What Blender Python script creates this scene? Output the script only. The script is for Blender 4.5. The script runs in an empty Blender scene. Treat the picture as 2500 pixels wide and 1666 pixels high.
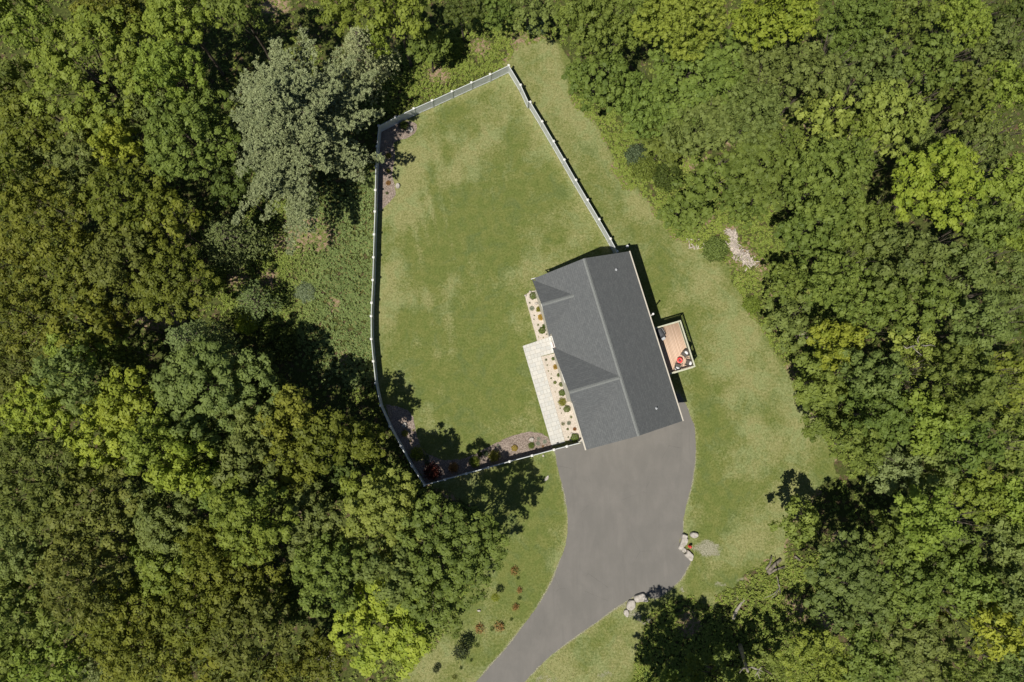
import bpy, bmesh, math, random
import numpy as np
from mathutils import Vector, Matrix

# ------------------------------------------------------------------ camera, sky, sun, exposure
PW, PH, FPX, CAMH = 2500.0, 1666.0, 2000.0, 91.0
NADX, NADY = 1215.0, 1060.0                      # where straight-down meets the picture
_n = Vector((NADX-PW/2, PH/2-NADY, -FPX)).normalized()
THX = math.asin(-_n.y); PHY = math.atan2(_n.x, -_n.z)
ROT = Matrix.Rotation(THX, 3, 'X') @ Matrix.Rotation(PHY, 3, 'Y')
SC = bpy.context.scene
cam_d = bpy.data.cameras.new("camera"); cam = bpy.data.objects.new("camera", cam_d)
SC.collection.objects.link(cam); SC.camera = cam
cam.matrix_world = Matrix.Translation((0, 0, CAMH)) @ ROT.to_4x4()
cam_d.sensor_width = 36.0; cam_d.lens = 36.0*FPX/PW
cam_d.clip_start = 0.5; cam_d.clip_end = 1500.0

SUN_EL, SUN_AZ = math.radians(65.0), math.radians(220.0)   # clockwise from +Y, towards the sun
world = bpy.data.worlds.new("World"); SC.world = world; world.use_nodes = True
wn = world.node_tree; wn.nodes.clear()
sky = wn.nodes.new('ShaderNodeTexSky'); sky.sky_type = 'NISHITA'; sky.sun_disc = False
sky.sun_elevation = SUN_EL; sky.sun_rotation = SUN_AZ
sky.altitude = 300; sky.air_density = 0.7; sky.dust_density = 0.3; sky.ozone_density = 1.0
bg = wn.nodes.new('ShaderNodeBackground'); bg.inputs[1].default_value = 0.06
wo = wn.nodes.new('ShaderNodeOutputWorld')
wn.links.new(sky.outputs[0], bg.inputs[0]); wn.links.new(bg.outputs[0], wo.inputs[0])
sun_d = bpy.data.lights.new("sun", 'SUN'); sun = bpy.data.objects.new("sun", sun_d)
SC.collection.objects.link(sun)
sun_d.energy = 4.6; sun_d.angle = math.radians(0.5); sun_d.color = (1.0, 0.955, 0.87)
SUNDIR = Vector((math.sin(SUN_AZ)*math.cos(SUN_EL), math.cos(SUN_AZ)*math.cos(SUN_EL), math.sin(SUN_EL)))
sun.rotation_euler = SUNDIR.to_track_quat('Z', 'Y').to_euler(); sun.location = (-40, -60, 90)
vs = SC.view_settings; vs.view_transform = 'Standard'; vs.look = 'None'
vs.exposure = 0.45; vs.gamma = 1.0
SC.cycles.max_bounces = 6; SC.cycles.transmission_bounces = 3; SC.cycles.diffuse_bounces = 4

# ------------------------------------------------------------------ helpers
def P(px, py, h=0.0):
    """point of the world at height h that photograph pixel (px,py) looks at"""
    r = ROT @ Vector((px-PW/2, PH/2-py, -FPX)); t = (h-CAMH)/r.z
    return (r.x*t, r.y*t)
D = 2500.0/2353.0
def PD(dx, dy, h=0.0): return P(dx*D, dy*D, h)
def crop(ox, oy, s):                              # pixel of an enlarged crop -> photo pixel
    return lambda x, y: (ox+x/s, oy+y/s)
rng = np.random.default_rng(7); random.seed(7)
COL = SC.collection
def props(o, label=None, cat=None, group=None, kind=None):
    if label: o['label'] = label
    if cat: o['category'] = cat
    if group: o['group'] = group
    if kind: o['kind'] = kind
    return o
def empty(name, loc=(0, 0, 0), rz=0.0, **k):
    o = bpy.data.objects.new(name, None); COL.objects.link(o); o.location = loc
    o.rotation_euler = (0, 0, rz); o.empty_display_size = .3
    return props(o, **k)
def link(name, me, mat=None, parent=None, **k):
    o = bpy.data.objects.new(name, me); COL.objects.link(o)
    if mat is not None and not me.materials: me.materials.append(mat)
    if parent is not None: o.parent = parent
    return props(o, **k)
def mesh_quads(name, V, Q, var=None, smooth=False):
    """fast mesh from numpy verts (n,3) and quads (m,4); var = per-vertex scalar"""
    me = bpy.data.meshes.new(name); n, m = len(V), len(Q)
    me.vertices.add(n); me.vertices.foreach_set('co', np.asarray(V, np.float32).ravel())
    me.loops.add(m*4); me.loops.foreach_set('vertex_index', np.asarray(Q, np.int32).ravel())
    me.polygons.add(m); me.polygons.foreach_set('loop_start', np.arange(0, m*4, 4, dtype=np.int32))
    me.polygons.foreach_set('loop_total', np.full(m, 4, np.int32))
    if smooth: me.polygons.foreach_set('use_smooth', np.ones(m, bool))
    me.update(calc_edges=True)
    if var is not None:
        a = me.attributes.new('var', 'FLOAT_COLOR', 'POINT')
        c = np.ones((n, 4), np.float32)
        var = np.asarray(var, np.float32)
        if var.ndim == 1: c[:, 0] = c[:, 1] = c[:, 2] = var
        else: c[:, :var.shape[1]] = var
        a.data.foreach_set('color', c.ravel())
    return me
def bm_mesh(name, bm, smooth=False):
    me = bpy.data.meshes.new(name); bm.normal_update(); bm.to_mesh(me); bm.free()
    if smooth:
        for p in me.polygons: p.use_smooth = True
    return me
def add_box(bm, x0, x1, y0, y1, z0, z1, M=None, bevel=0.0):
    r = bmesh.ops.create_cube(bm, size=1.0)
    vsn = r['verts']
    bmesh.ops.scale(bm, vec=(x1-x0, y1-y0, z1-z0), verts=vsn)
    bmesh.ops.translate(bm, vec=((x0+x1)/2, (y0+y1)/2, (z0+z1)/2), verts=vsn)
    if bevel > 0:
        es = list({e for v in vsn for e in v.link_edges})
        g = bmesh.ops.bevel(bm, geom=es, offset=bevel, segments=2, affect='EDGES')
        vsn = list({v for f in g['faces'] for v in f.verts} | {v for v in vsn if v.is_valid})
    if M is not None: bmesh.ops.transform(bm, matrix=M, verts=vsn)
    return vsn
def add_tube(bm, pts, rad, seg=7, cap=True):
    pts = [Vector(p) for p in pts]; rings = []
    up = Vector((0.31, 0.17, 0.93)).normalized()
    for i, p in enumerate(pts):
        d = (pts[min(i+1, len(pts)-1)]-pts[max(i-1, 0)]).normalized()
        a = d.cross(up)
        if a.length < .05: a = d.cross(Vector((1, 0, 0)))
        a.normalize(); b = d.cross(a)
        r = rad[i] if hasattr(rad, '__len__') else rad
        rings.append([bm.verts.new(p+(a*math.cos(t)+b*math.sin(t))*r) for t in
                      [2*math.pi*k/seg for k in range(seg)]])
    for A, B in zip(rings, rings[1:]):
        for k in range(seg): bm.faces.new((A[k], A[(k+1) % seg], B[(k+1) % seg], B[k]))
    if cap:
        bm.faces.new(rings[-1]); bm.faces.new(list(reversed(rings[0])))
def lathe(bm, prof, c=(0, 0, 0), seg=16):
    rings = [[bm.verts.new((c[0]+r*math.cos(2*math.pi*k/seg), c[1]+r*math.sin(2*math.pi*k/seg), c[2]+z))
              for k in range(seg)] for r, z in prof]
    for A, B in zip(rings, rings[1:]):
        for k in range(seg): bm.faces.new((A[k], A[(k+1) % seg], B[(k+1) % seg], B[k]))
    bm.faces.new(rings[-1]); bm.faces.new(list(reversed(rings[0])))
def smooth_poly(pts, n=4, closed=True):
    out = []; m = len(pts)
    for i in range(m if closed else m-1):
        g = lambda j: pts[j % m] if closed else pts[min(max(j, 0), m-1)]
        p0, p1, p2, p3 = g(i-1), g(i), g(i+1), g(i+2)
        for k in range(n):
            t = k/n
            out.append(tuple(.5*((2*p1[a])+(-p0[a]+p2[a])*t+(2*p0[a]-5*p1[a]+4*p2[a]-p3[a])*t*t
                       + (-p0[a]+3*p1[a]-3*p2[a]+p3[a])*t**3) for a in (0, 1)))
    if not closed: out.append(pts[-1])
    return out
def ragged(pts, amp=.05, step=.25, seed=1, closed=True):
    r = random.Random(seed); out = []
    for a, b in zip(pts, pts[1:]+(pts[:1] if closed else [])):
        L = math.dist(a, b); n = max(1, int(L/step))
        for k in range(n):
            t = k/n; out.append((a[0]+(b[0]-a[0])*t+r.uniform(-amp, amp), a[1]+(b[1]-a[1])*t+r.uniform(-amp, amp)))
    return out
def sheet(name, pts, z, mat, thick=0.0, **k):
    """flat polygon sheet (with a real edge if thick)"""
    bm = bmesh.new(); vt = [bm.verts.new((x, y, z)) for x, y in pts]
    f = bm.faces.new(vt); f.normal_update()
    if f.normal.z < 0: f.normal_flip()
    if thick:
        vb = [bm.verts.new((x, y, z-thick)) for x, y in pts]
        for i in range(len(vt)):
            j = (i+1) % len(vt); bm.faces.new((vt[i], vt[j], vb[j], vb[i]))
    bmesh.ops.triangulate(bm, faces=[f])
    bmesh.ops.recalc_face_normals(bm, faces=bm.faces[:])
    me = bm_mesh(name, bm)
    return link(name, me, mat, **k)
# polygon tests on arrays
def inside(X, Y, poly):
    r = np.zeros(X.shape, bool); n = len(poly)
    for i in range(n):
        x0, y0 = poly[i]; x1, y1 = poly[(i+1) % n]
        if y0 == y1: continue
        c = ((y0 > Y) != (y1 > Y)) & (X < (x1-x0)*(Y-y0)/(y1-y0)+x0)
        r ^= c
    return r
def sdist(X, Y, poly):
    """signed distance, + inside"""
    d = np.full(X.shape, 1e9); n = len(poly)
    for i in range(n):
        x0, y0 = poly[i]; x1, y1 = poly[(i+1) % n]
        dx, dy = x1-x0, y1-y0; L2 = dx*dx+dy*dy+1e-12
        t = np.clip(((X-x0)*dx+(Y-y0)*dy)/L2, 0, 1)
        d = np.minimum(d, np.hypot(X-x0-t*dx, Y-y0-t*dy))
    return np.where(inside(X, Y, poly), d, -d)
def vnoise(X, Y, s, seed):
    """smooth value noise 0..1, cell size s"""
    g = np.random.default_rng(seed).random((256, 256))
    x = X/s+1000.3; y = Y/s+1000.7; xi = np.floor(x).astype(int); yi = np.floor(y).astype(int)
    fx = x-xi; fy = y-yi; fx = fx*fx*(3-2*fx); fy = fy*fy*(3-2*fy)
    q = lambda a, b: g[a % 256, b % 256]
    return (q(xi, yi)*(1-fx)+q(xi+1, yi)*fx)*(1-fy)+(q(xi, yi+1)*(1-fx)+q(xi+1, yi+1)*fx)*fy
def fbm(X, Y, s, seed, n=4):
    r = 0; a = 1; t = 0
    for k in range(n): r = r+a*vnoise(X, Y, s/2**k, seed+k); t += a; a *= .55
    return r/t
def sstep(a, b, x):
    t = np.clip((x-a)/(b-a), 0, 1); return t*t*(3-2*t)

# ------------------------------------------------------------------ materials
class NT:
    def __init__(s, name):
        s.m = bpy.data.materials.new(name); s.m.use_nodes = True; s.t = s.m.node_tree; s.t.nodes.clear()
        s.out = s.t.nodes.new('ShaderNodeOutputMaterial')
    def n(s, typ, **kw):
        nd = s.t.nodes.new(typ)
        for k, v in kw.items():
            if k.startswith('i_'):
                key = k[2:]; key = int(key) if key.isdigit() else key.replace('_', ' ')
                s.set(nd.inputs[key], v)
            else: setattr(nd, k, v)
        return nd
    def set(s, sock, v):
        if isinstance(v, bpy.types.NodeSocket): s.t.links.new(v, sock)
        elif isinstance(v, bpy.types.Node): s.t.links.new(v.outputs[0], sock)
        else:
            if hasattr(sock.default_value, '__len__') and hasattr(v, '__len__') and len(v) == 3 and len(sock.default_value) == 4: v = (*v, 1)
            sock.default_value = v
    def mix(s, f, a, b, blend='MIX'):
        nd = s.t.nodes.new('ShaderNodeMix'); nd.data_type = 'RGBA'; nd.blend_type = blend; nd.clamp_factor = True
        s.set(nd.inputs[0], f); s.set(nd.inputs[6], a); s.set(nd.inputs[7], b); return nd.outputs[2]
    def math(s, op, a, b=0.0, c=None, clamp=False):
        nd = s.t.nodes.new('ShaderNodeMath'); nd.operation = op; nd.use_clamp = clamp
        s.set(nd.inputs[0], a); s.set(nd.inputs[1], b)
        if c is not None: s.set(nd.inputs[2], c)
        return nd.outputs[0]
    def ramp(s, x, lo, hi, a=0.0, b=1.0):
        nd = s.t.nodes.new('ShaderNodeMapRange'); nd.interpolation_type = 'SMOOTHSTEP'
        s.set(nd.inputs[0], x); s.set(nd.inputs[1], lo); s.set(nd.inputs[2], hi); s.set(nd.inputs[3], a); s.set(nd.inputs[4], b)
        return nd.outputs[0]
    def noise(s, vec, scale, detail=4, rough=.55, dist=0.0):
        nd = s.n('ShaderNodeTexNoise'); s.set(nd.inputs['Vector'], vec); nd.inputs['Scale'].default_value = scale
        nd.inputs['Detail'].default_value = detail; nd.inputs['Roughness'].default_value = rough
        nd.inputs['Distortion'].default_value = dist; return nd.outputs[0]
    def pos(s): return s.n('ShaderNodeNewGeometry').outputs['Position']
    def obj(s): return s.n('ShaderNodeTexCoord').outputs['Object']
    def mapping(s, vec, scale=(1, 1, 1), rot=(0, 0, 0)):
        nd = s.n('ShaderNodeMapping'); s.set(nd.inputs[0], vec); nd.inputs['Scale'].default_value = scale
        nd.inputs['Rotation'].default_value = rot; return nd.outputs[0]
    def principled(s, col, rough=.8, spec=.3, bump=None, bs=.3, bd=.02, metal=0.0):
        p = s.n('ShaderNodeBsdfPrincipled'); s.set(p.inputs['Base Color'], col); s.set(p.inputs['Roughness'], rough)
        p.inputs['Specular IOR Level'].default_value = spec; p.inputs['Metallic'].default_value = metal
        if bump is not None:
            b = s.n('ShaderNodeBump'); b.inputs['Strength'].default_value = bs; b.inputs['Distance'].default_value = bd
            s.set(b.inputs['Height'], bump); s.t.links.new(b.outputs[0], p.inputs['Normal'])
        return p
    def done(s, sh):
        s.t.links.new(sh.outputs[0] if isinstance(sh, bpy.types.Node) else sh, s.out.inputs[0]); return s.m

def plain(name, col, rough=.7, spec=.3, var=.12, scale=6.0, metal=0.0, bump=.1):
    """painted / moulded surface with slight dirt variation"""
    t = NT(name); v = t.noise(t.obj(), scale, 5)
    c = t.mix(t.ramp(v, .3, .7), tuple(x*(1-var) for x in col), tuple(min(1, x*(1+var)) for x in col))
    return t.done(t.principled(c, rough, spec, v, bump, .01, metal))

def leaf_mat(name, ca, cb, trans=.42, hue=.022, rough=.6):
    """foliage: varies leaf by leaf (mesh attribute) and tree by tree (object random)"""
    t = NT(name)
    a = t.n('ShaderNodeAttribute'); a.attribute_name = 'var'
    oi = t.n('ShaderNodeObjectInfo').outputs['Random']
    c = t.mix(t.ramp(a.outputs['Fac'], -.35, 1.0), ca, cb)
    h = t.n('ShaderNodeHueSaturation'); t.set(h.inputs['Color'], c)
    t.set(h.inputs['Hue'], t.math('MULTIPLY_ADD', oi, hue, .5-hue*.75))
    t.set(h.inputs['Value'], t.math('MULTIPLY_ADD', t.math('FRACT', t.math('MULTIPLY', oi, 7.31)), .26, .98))
    h.inputs['Saturation'].default_value = .96
    p = t.principled(h.outputs[0], rough, .25)
    tr = t.n('ShaderNodeBsdfTranslucent')
    h2 = t.n('ShaderNodeHueSaturation'); t.set(h2.inputs['Color'], h.outputs[0]); h2.inputs['Value'].default_value = 1.3
    h2.inputs['Hue'].default_value = .485
    t.set(tr.inputs[0], h2.outputs[0])
    ms = t.n('ShaderNodeMixShader'); ms.inputs[0].default_value = trans
    t.t.links.new(p.outputs[0], ms.inputs[1]); t.t.links.new(tr.outputs[0], ms.inputs[2])
    return t.done(ms)
LEAF = {
 'lime':  leaf_mat('leaf_lime',  (.138, .203, .012), (.268, .325, .028)),
 'fresh': leaf_mat('leaf_fresh', (.095, .142, .013), (.205, .260, .030)),
 'mid':   leaf_mat('leaf_mid',   (.072, .112, .015), (.158, .212, .032)),
 'olive': leaf_mat('leaf_olive', (.075, .098, .007), (.168, .188, .018)),
 'brown': leaf_mat('leaf_brown', (.068, .090, .012), (.150, .174, .028)),
 'sage':  leaf_mat('leaf_sage',  (.080, .115, .022), (.166, .212, .046)),
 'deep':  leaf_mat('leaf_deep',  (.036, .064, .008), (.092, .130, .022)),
 'pine':  leaf_mat('leaf_pine',  (.138, .168, .070), (.255, .285, .128), trans=.15),
 'hem':   leaf_mat('leaf_hemlock', (.075, .112, .030), (.160, .205, .060), trans=.15),
 'yellow': leaf_mat('leaf_yellow', (.29, .21, .03), (.46, .36, .06)),
 'ygreen': leaf_mat('leaf_yellowgreen', (.15, .18, .02), (.29, .29, .04)),
 'red':   leaf_mat('leaf_red_shaded', (.06, .016, .010), (.12, .030, .015)),  # dark red, deepened further: shade over the bush is put into the leaf colour
 'orange': leaf_mat('leaf_orange', (.22, .09, .02), (.35, .22, .07)),
 'box':   leaf_mat('leaf_box', (.070, .125, .016), (.14, .21, .032)),
 'blue':  leaf_mat('leaf_bluegreen', (.070, .110, .048), (.14, .19, .090)),
 'silver': leaf_mat('leaf_silver', (.19, .21, .15), (.33, .35, .27)),
}
def m_bark():
    t = NT('bark'); o = t.obj(); v = t.noise(t.mapping(o, (3, 3, .6)), 3, 6, .7)
    c = t.mix(t.ramp(v, .3, .75), (.045, .035, .026), (.16, .135, .105))
    return t.done(t.principled(c, .95, .1, v, .8, .05))
BARK = m_bark()
DEADWOOD = plain('dead_wood', (.25, .225, .185), .9, .15, .3, 4)
def m_ground():
    """lawn, worn grass, litter, gravel and bare soil blended from the ground's own map"""
    t = NT('ground'); p = t.pos()
    a = t.n('ShaderNodeAttribute'); a.attribute_name = 'var'
    sep = t.n('ShaderNodeSeparateColor'); t.set(sep.inputs[0], a.outputs['Color'])
    R, G, B = sep.outputs[0], sep.outputs[1], sep.outputs[2]
    f1 = t.noise(p, 4.5, 5, .75); f2 = t.noise(p, 16.0, 3, .8); f3 = t.noise(p, .9, 5, .6, .4); f4 = t.noise(p, 1.9, 4, .65, .8)
    fine = t.math('ADD', t.math('MULTIPLY', f1, .5), t.math('MULTIPLY', f2, .5))
    f5 = t.noise(p, .45, 6, .62, .9)
    green = t.mix(t.ramp(fine, .36, .64), (.060, .080, .016), (.130, .155, .042))
    green = t.mix(t.ramp(f3, .35, .68), green, t.mix(t.ramp(fine, .38, .62), (.080, .094, .020), (.165, .175, .055)))
    green = t.mix(t.math('MULTIPLY', t.ramp(f5, .48, .66), .6), green, t.mix(t.ramp(fine, .38, .62), (.052, .076, .022), (.112, .142, .050)))
    dry = t.mix(t.ramp(fine, .36, .64), (.118, .122, .040), (.265, .255, .115))
    dry = t.mix(t.ramp(f5, .42, .62), dry, t.mix(t.ramp(fine, .36, .64), (.112, .132, .044), (.228, .248, .108)))
    dryf = t.math('ADD', G, t.math('MULTIPLY', t.math('SUBTRACT', f4, .5), 1.3))
    dryf = t.math('ADD', dryf, t.math('MULTIPLY', t.math('SUBTRACT', f1, .5), 1.3))
    dryf = t.math('ADD', dryf, t.math('MULTIPLY', t.math('SUBTRACT', f5, .5), .7))
    grass = t.mix(t.ramp(dryf, .0, 1.15), green, dry)
    straw = t.ramp(t.math('ADD', t.noise(p, 9.0, 3, .8), t.math('MULTIPLY', G, .10)), .67, .77)
    grass = t.mix(t.math('MULTIPLY', straw, .5), grass, (.30, .27, .12))
    floor = t.mix(t.ramp(fine, .40, .64), (.030, .038, .009), (.085, .100, .025))
    floor = t.mix(t.ramp(t.noise(p, 1.1, 4, .7), .50, .66), floor, t.mix(t.ramp(fine, .4, .62), (.045, .030, .015), (.13, .092, .055)))
    lit = t.mix(t.ramp(fine, .38, .66), (.105, .066, .038), (.38, .28, .19))
    lit = t.mix(t.ramp(t.math('ADD', t.noise(p, 2.6, 4, .7), t.math('MULTIPLY', fine, .3)), .60, .72), lit, t.mix(t.ramp(f2, .4, .6), (.05, .07, .014), (.13, .16, .035)))
    lit = t.mix(t.ramp(t.math('ADD', G, t.math('MULTIPLY', t.math('SUBTRACT', f4, .5), 1.2)), .25, .55), floor, lit)
    grav = t.mix(t.ramp(t.noise(p, 14, 2, .9), .40, .62), (.10, .10, .055), (.34, .32, .24))
    gr = t.ramp(t.math('ADD', R, t.math('MULTIPLY', t.math('SUBTRACT', f1, .5), .8)), .35, .62)
    col = t.mix(gr, lit, grass)
    gv = t.ramp(t.math('ADD', B, t.math('MULTIPLY', t.math('SUBTRACT', fine, .5), 1.3)), .38, .6)
    col = t.mix(gv, col, grav)
    return t.done(t.principled(col, .95, .1, fine, .7, .06))
M_GROUND = m_ground()
def m_asphalt():
    t = NT('asphalt'); p = t.pos(); f = t.noise(p, 40, 3, .8)
    w = t.noise(t.mapping(p, (.35, .16, .3), (0, 0, -.12)), 2.2, 5, .6, .5); l = t.noise(p, .35, 4, .6, .3)
    c = t.mix(t.ramp(w, .3, .7), (.137, .129, .117), (.157, .147, .133))
    c = t.mix(t.math('MULTIPLY', t.ramp(l, .35, .7), .5), c, (.120, .115, .105))
    sp = t.ramp(t.noise(p, 1.6, 6, .75, 1.2), .66, .78)
    c = t.mix(t.math('MULTIPLY', sp, .3), c, (.23, .215, .19))
    tr = t.noise(t.mapping(p, (.9, .09, .3), (0, 0, .10)), 1.6, 4, .6, .6); c = t.mix(t.math('MULTIPLY', t.ramp(tr, .50, .70), .35), c, (.118, .112, .102))
    vo = t.n('ShaderNodeTexVoronoi'); vo.feature = 'DISTANCE_TO_EDGE'; t.set(vo.inputs['Vector'], p); vo.inputs['Scale'].default_value = .16; ck = t.math('MULTIPLY', t.ramp(vo.outputs['Distance'], .0, .004, 1, 0), t.ramp(l, .5, .6)); c = t.mix(t.math('MULTIPLY', ck, .5), c, (.07, .065, .06))
    c = t.mix(t.ramp(f, .3, .75), t.mix(.25, c, (.08, .07, .06)), c)
    return t.done(t.principled(c, .9, .25, f, .3, .01))
def m_mulch(name, a, b, s=10):
    t = NT(name); p = t.pos(); f = t.noise(p, s, 3, .85); g = t.noise(p, 1.2, 4)
    c = t.mix(t.ramp(f, .38, .62), a, b); c = t.mix(t.math('MULTIPLY', t.ramp(g, .4, .7), .3), c, tuple(x*.6 for x in b))
    return t.done(t.principled(c, .95, .1, f, .8, .04))
def m_paver(ang):
    t = NT('paver'); p = t.mapping(t.pos(), (1, 1, 1), (0, 0, ang))
    b = t.n('ShaderNodeTexBrick'); t.set(b.inputs['Vector'], p); b.inputs['Scale'].default_value = 1
    b.offset = .37; b.squash = .6; b.squash_frequency = 3
    b.inputs['Brick Width'].default_value = .62; b.inputs['Row Height'].default_value = .46
    b.inputs['Mortar Size'].default_value = .016; b.inputs['Bias'].default_value = -.1
    t.set(b.inputs['Color1'], (.46, .45, .415)); t.set(b.inputs['Color2'], (.38, .382, .365)); t.set(b.inputs['Mortar'], (.25, .24, .215))
    n = t.noise(p, 2.2, 5, .6)
    c = t.mix(t.math('MULTIPLY', t.ramp(n, .35, .7), .35), b.outputs[0], (.43, .39, .33))
    return t.done(t.principled(c, .85, .2, t.noise(p, 20, 3), .2, .01))
def m_shingle():
    t = NT('shingle'); uv = t.n('ShaderNodeUVMap').outputs[0]
    b = t.n('ShaderNodeTexBrick'); t.set(b.inputs['Vector'], uv); b.inputs['Scale'].default_value = 1
    b.inputs['Brick Width'].default_value = .46; b.inputs['Row Height'].default_value = .22
    b.inputs['Mortar Size'].default_value = .014; b.inputs['Bias'].default_value = 0; b.offset = .43
    t.set(b.inputs['Color1'], (.080, .085, .086)); t.set(b.inputs['Color2'], (.102, .107, .106)); t.set(b.inputs['Mortar'], (.062, .065, .066))
    n = t.noise(uv, 1.1, 4); g = t.noise(uv, 60, 2)
    c = t.mix(t.math('MULTIPLY', t.ramp(n, .35, .7), .15), b.outputs[0], (.098, .100, .096))
    g2 = t.noise(t.mapping(uv, (3.2, 6.5, 1)), 1.0, 2, .5); c = t.mix(t.ramp(g2, .40, .60), t.mix(.22, c, (.06, .064, .066)), t.mix(.12, c, (.14, .146, .146)))
    c = t.mix(t.math('MULTIPLY', g, .15), c, (.16, .16, .16))
    return t.done(t.principled(c, .92, .2, b.outputs['Fac'], .4, .01))
def m_deck(ang):
    t = NT('deck_board'); a = t.n('ShaderNodeAttribute'); a.attribute_name = 'var'
    p = t.mapping(t.pos(), (1, 1, 1), (0, 0, ang)); n = t.noise(t.mapping(p, (6, .5, 1)), 3, 5)
    c = t.mix(a.outputs['Fac'], (.46, .32, .225), (.58, .42, .31)); c = t.mix(t.math('MULTIPLY', t.ramp(n, .3, .7), .35), c, (.53, .39, .29))
    return t.done(t.principled(c, .7, .2, n, .2, .01))
def m_fence():
    t = NT('vinyl'); p = t.pos(); n = t.noise(p, 1.4, 5, .6)
    c = t.mix(t.ramp(n, .3, .7), (.43, .45, .44), (.52, .54, .53)); return t.done(t.principled(c, .45, .4))
def m_siding():
    t = NT('siding'); p = t.pos(); w = t.n('ShaderNodeTexWave'); w.bands_direction = 'Z'; t.set(w.inputs[0], p); w.inputs['Scale'].default_value = 1.55
    return t.done(t.principled((.50, .47, .40), .6, .3, w.outputs['Fac'], .6, .02))
def m_stone():
    t = NT('boulder_stone'); p = t.obj(); n = t.noise(p, 2.2, 7, .7); f = t.noise(p, 14, 4, .8)
    c = t.mix(t.ramp(n, .3, .7), (.23, .21, .18), (.45, .415, .37)); c = t.mix(t.math('MULTIPLY', t.ramp(f, .5, .7), .4), c, (.28, .25, .22))
    return t.done(t.principled(c, .9, .2, t.math('ADD', n, t.math('MULTIPLY', f, .4)), .8, .06))
ASPHALT, STONE, FENCE, SHINGLE, SIDING = m_asphalt(), m_stone(), m_fence(), m_shingle(), m_siding()
WHITE = plain('white_trim', (.60, .59, .55), .5, .3, .06); TAN = plain('tan_trim', (.42, .385, .32), .5, .3, .05)
DARK = plain('dark_cover', (.045, .047, .052), .6, .4, .2); GLASS = plain('window_glass', (.03, .04, .05), .08, .6, .1)
RED = plain('red_paint', (.55, .05, .045), .4, .5, .08); WICKER = plain('wicker', (.075, .065, .055), .7, .3, .35, 30)
CUSH = plain('cushion_cloth', (.62, .61, .60), .9, .1, .04); GREY = plain('grey_metal', (.34, .35, .36), .5, .4, .1)

# ================================================================== the setting
c1 = crop(1240, 580, 4.612); c2 = crop(1240, 820, 4.612); c3 = crop(880, 120, 4.612); c4 = crop(880, 860, 4.612)
c5 = crop(1240, 1100, 2.771); c7 = crop(1630, 1280, 11.2); c8 = crop(1060, 1340, 4.81); c9 = crop(900, 290, 6.82)
def G(pts, f=None, h=0.0): return [P(*(f(*p) if f else p), h) for p in pts]

# house frame: u runs from the far gable to the garage end, v from the garden side to the deck side
HNW = Vector(P(1299, 682, 6.3)); HSW = Vector(P(1424, 1097, 6.3))
HU = (HSW-HNW).normalized(); HV = Vector((-HU.y, HU.x)); HL, HW = 18.6, 10.7
HANG = math.atan2(HV.y, HV.x)
HM = Matrix(((HU.x, HV.x, 0, HNW.x), (HU.y, HV.y, 0, HNW.y), (0, 0, 1, 0), (0, 0, 0, 1)))
def HP(u, v, z=0.0): return (HNW.x+HU.x*u+HV.x*v, HNW.y+HU.y*u+HV.y*v, z)

FB = [(1035.7, 1185.2), (1086, 1171.6), (1138.5, 1157), (1191.4, 1142.3), (1244.3, 1127.3), (1298.9, 1113), (1352.3, 1098.5), (1383.8, 1090.4), (1417, 1081.7)]
FL = [(924.4, 307.6), (920, 358), (917.4, 407.5), (916, 464.4), (915, 516.8), (913, 572.7), (911.5, 628.6), (909.8, 684), (907, 739.7), (905.9, 772.3),
      (906.2, 828), (911.2, 882.3), (916.9, 936), (928.8, 990), (951.6, 1041), (978.7, 1090.3), (1005.3, 1138.6), (1035.7, 1185.2)]
FT = [(924.4, 307.6), (965.6, 286.5), (1010, 265.3), (1054.8, 245.8), (1103.3, 223.6), (1151, 202), (1196.6, 181.8), (1242, 160)]
FR = [(1242, 160), (1270.9, 207.8), (1294.8, 249.6), (1323.5, 297), (1351.6, 345.2), (1377.7, 390.5), (1406, 440), (1434.5, 488.4), (1463, 536), (1490.4, 583.3), (1507, 614)]
FENCE_Z = 1.9
yard = [P(*p, FENCE_Z) for p in FT+FR[1:]+[(1560, 900), (1417, 1081)]+FB[::-1][1:]+FL[::-1][1:-1]]

lawn_right = [PD(*p) for p in [(1155, 150), (1190, 100), (1265, 80), (1300, 150), (1300, 215), (1350, 260), (1385, 320), (1420, 400), (1500, 480), (1560, 545), (1640, 600), (1700, 680),
              (1752, 760), (1800, 860), (1850, 930), (1900, 1020), (1930, 1100), (1880, 1140), (1830, 1200), (1800, 1290), (1720, 1310), (1690, 1350), (1640, 1390),
              (1560, 1380), (1480, 1415), (1470, 1470), (1440, 1568), (1180, 1640), (900, 1640), (930, 1540), (990, 1490), (1060, 1400), (1110, 1310), (1140, 1210),
              (1060, 1160), (985, 1115), (1280, 1030), (1400, 900), (1400, 560)]]
driveway_px = [c5(*p) for p in [(316, -4), (322, 30), (345, 150), (385, 300), (403, 430), (405, 520), (390, 640), (355, 740), (300, 880), (230, 1010), (130, 1150), (0, 1325), (-190, 1540), (-330, 1700),
               (-10, 1700), (110, 1568), (250, 1420), (440, 1270), (600, 1160), (700, 1085), (800, 1020), (860, 985), (930, 978), (1000, 1000), (1080, 950), (1170, 870), (1215, 790), (1235, 745),
               (1200, 705), (1165, 668), (1160, 610), (1183, 560), (1185, 480), (1210, 350), (1240, 240), (1262, 100), (1270, 0), (1264, -150), (1240, -215), (1207, -300), (1172, -360), (1150, -390)]]
driveway = smooth_poly([P(*p) for p in driveway_px], 3, False)+[HP(15.4, 10.2)[:2], HP(17.9, 10.2)[:2], HP(17.9, .55)[:2], P(1417, 1084)]

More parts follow.
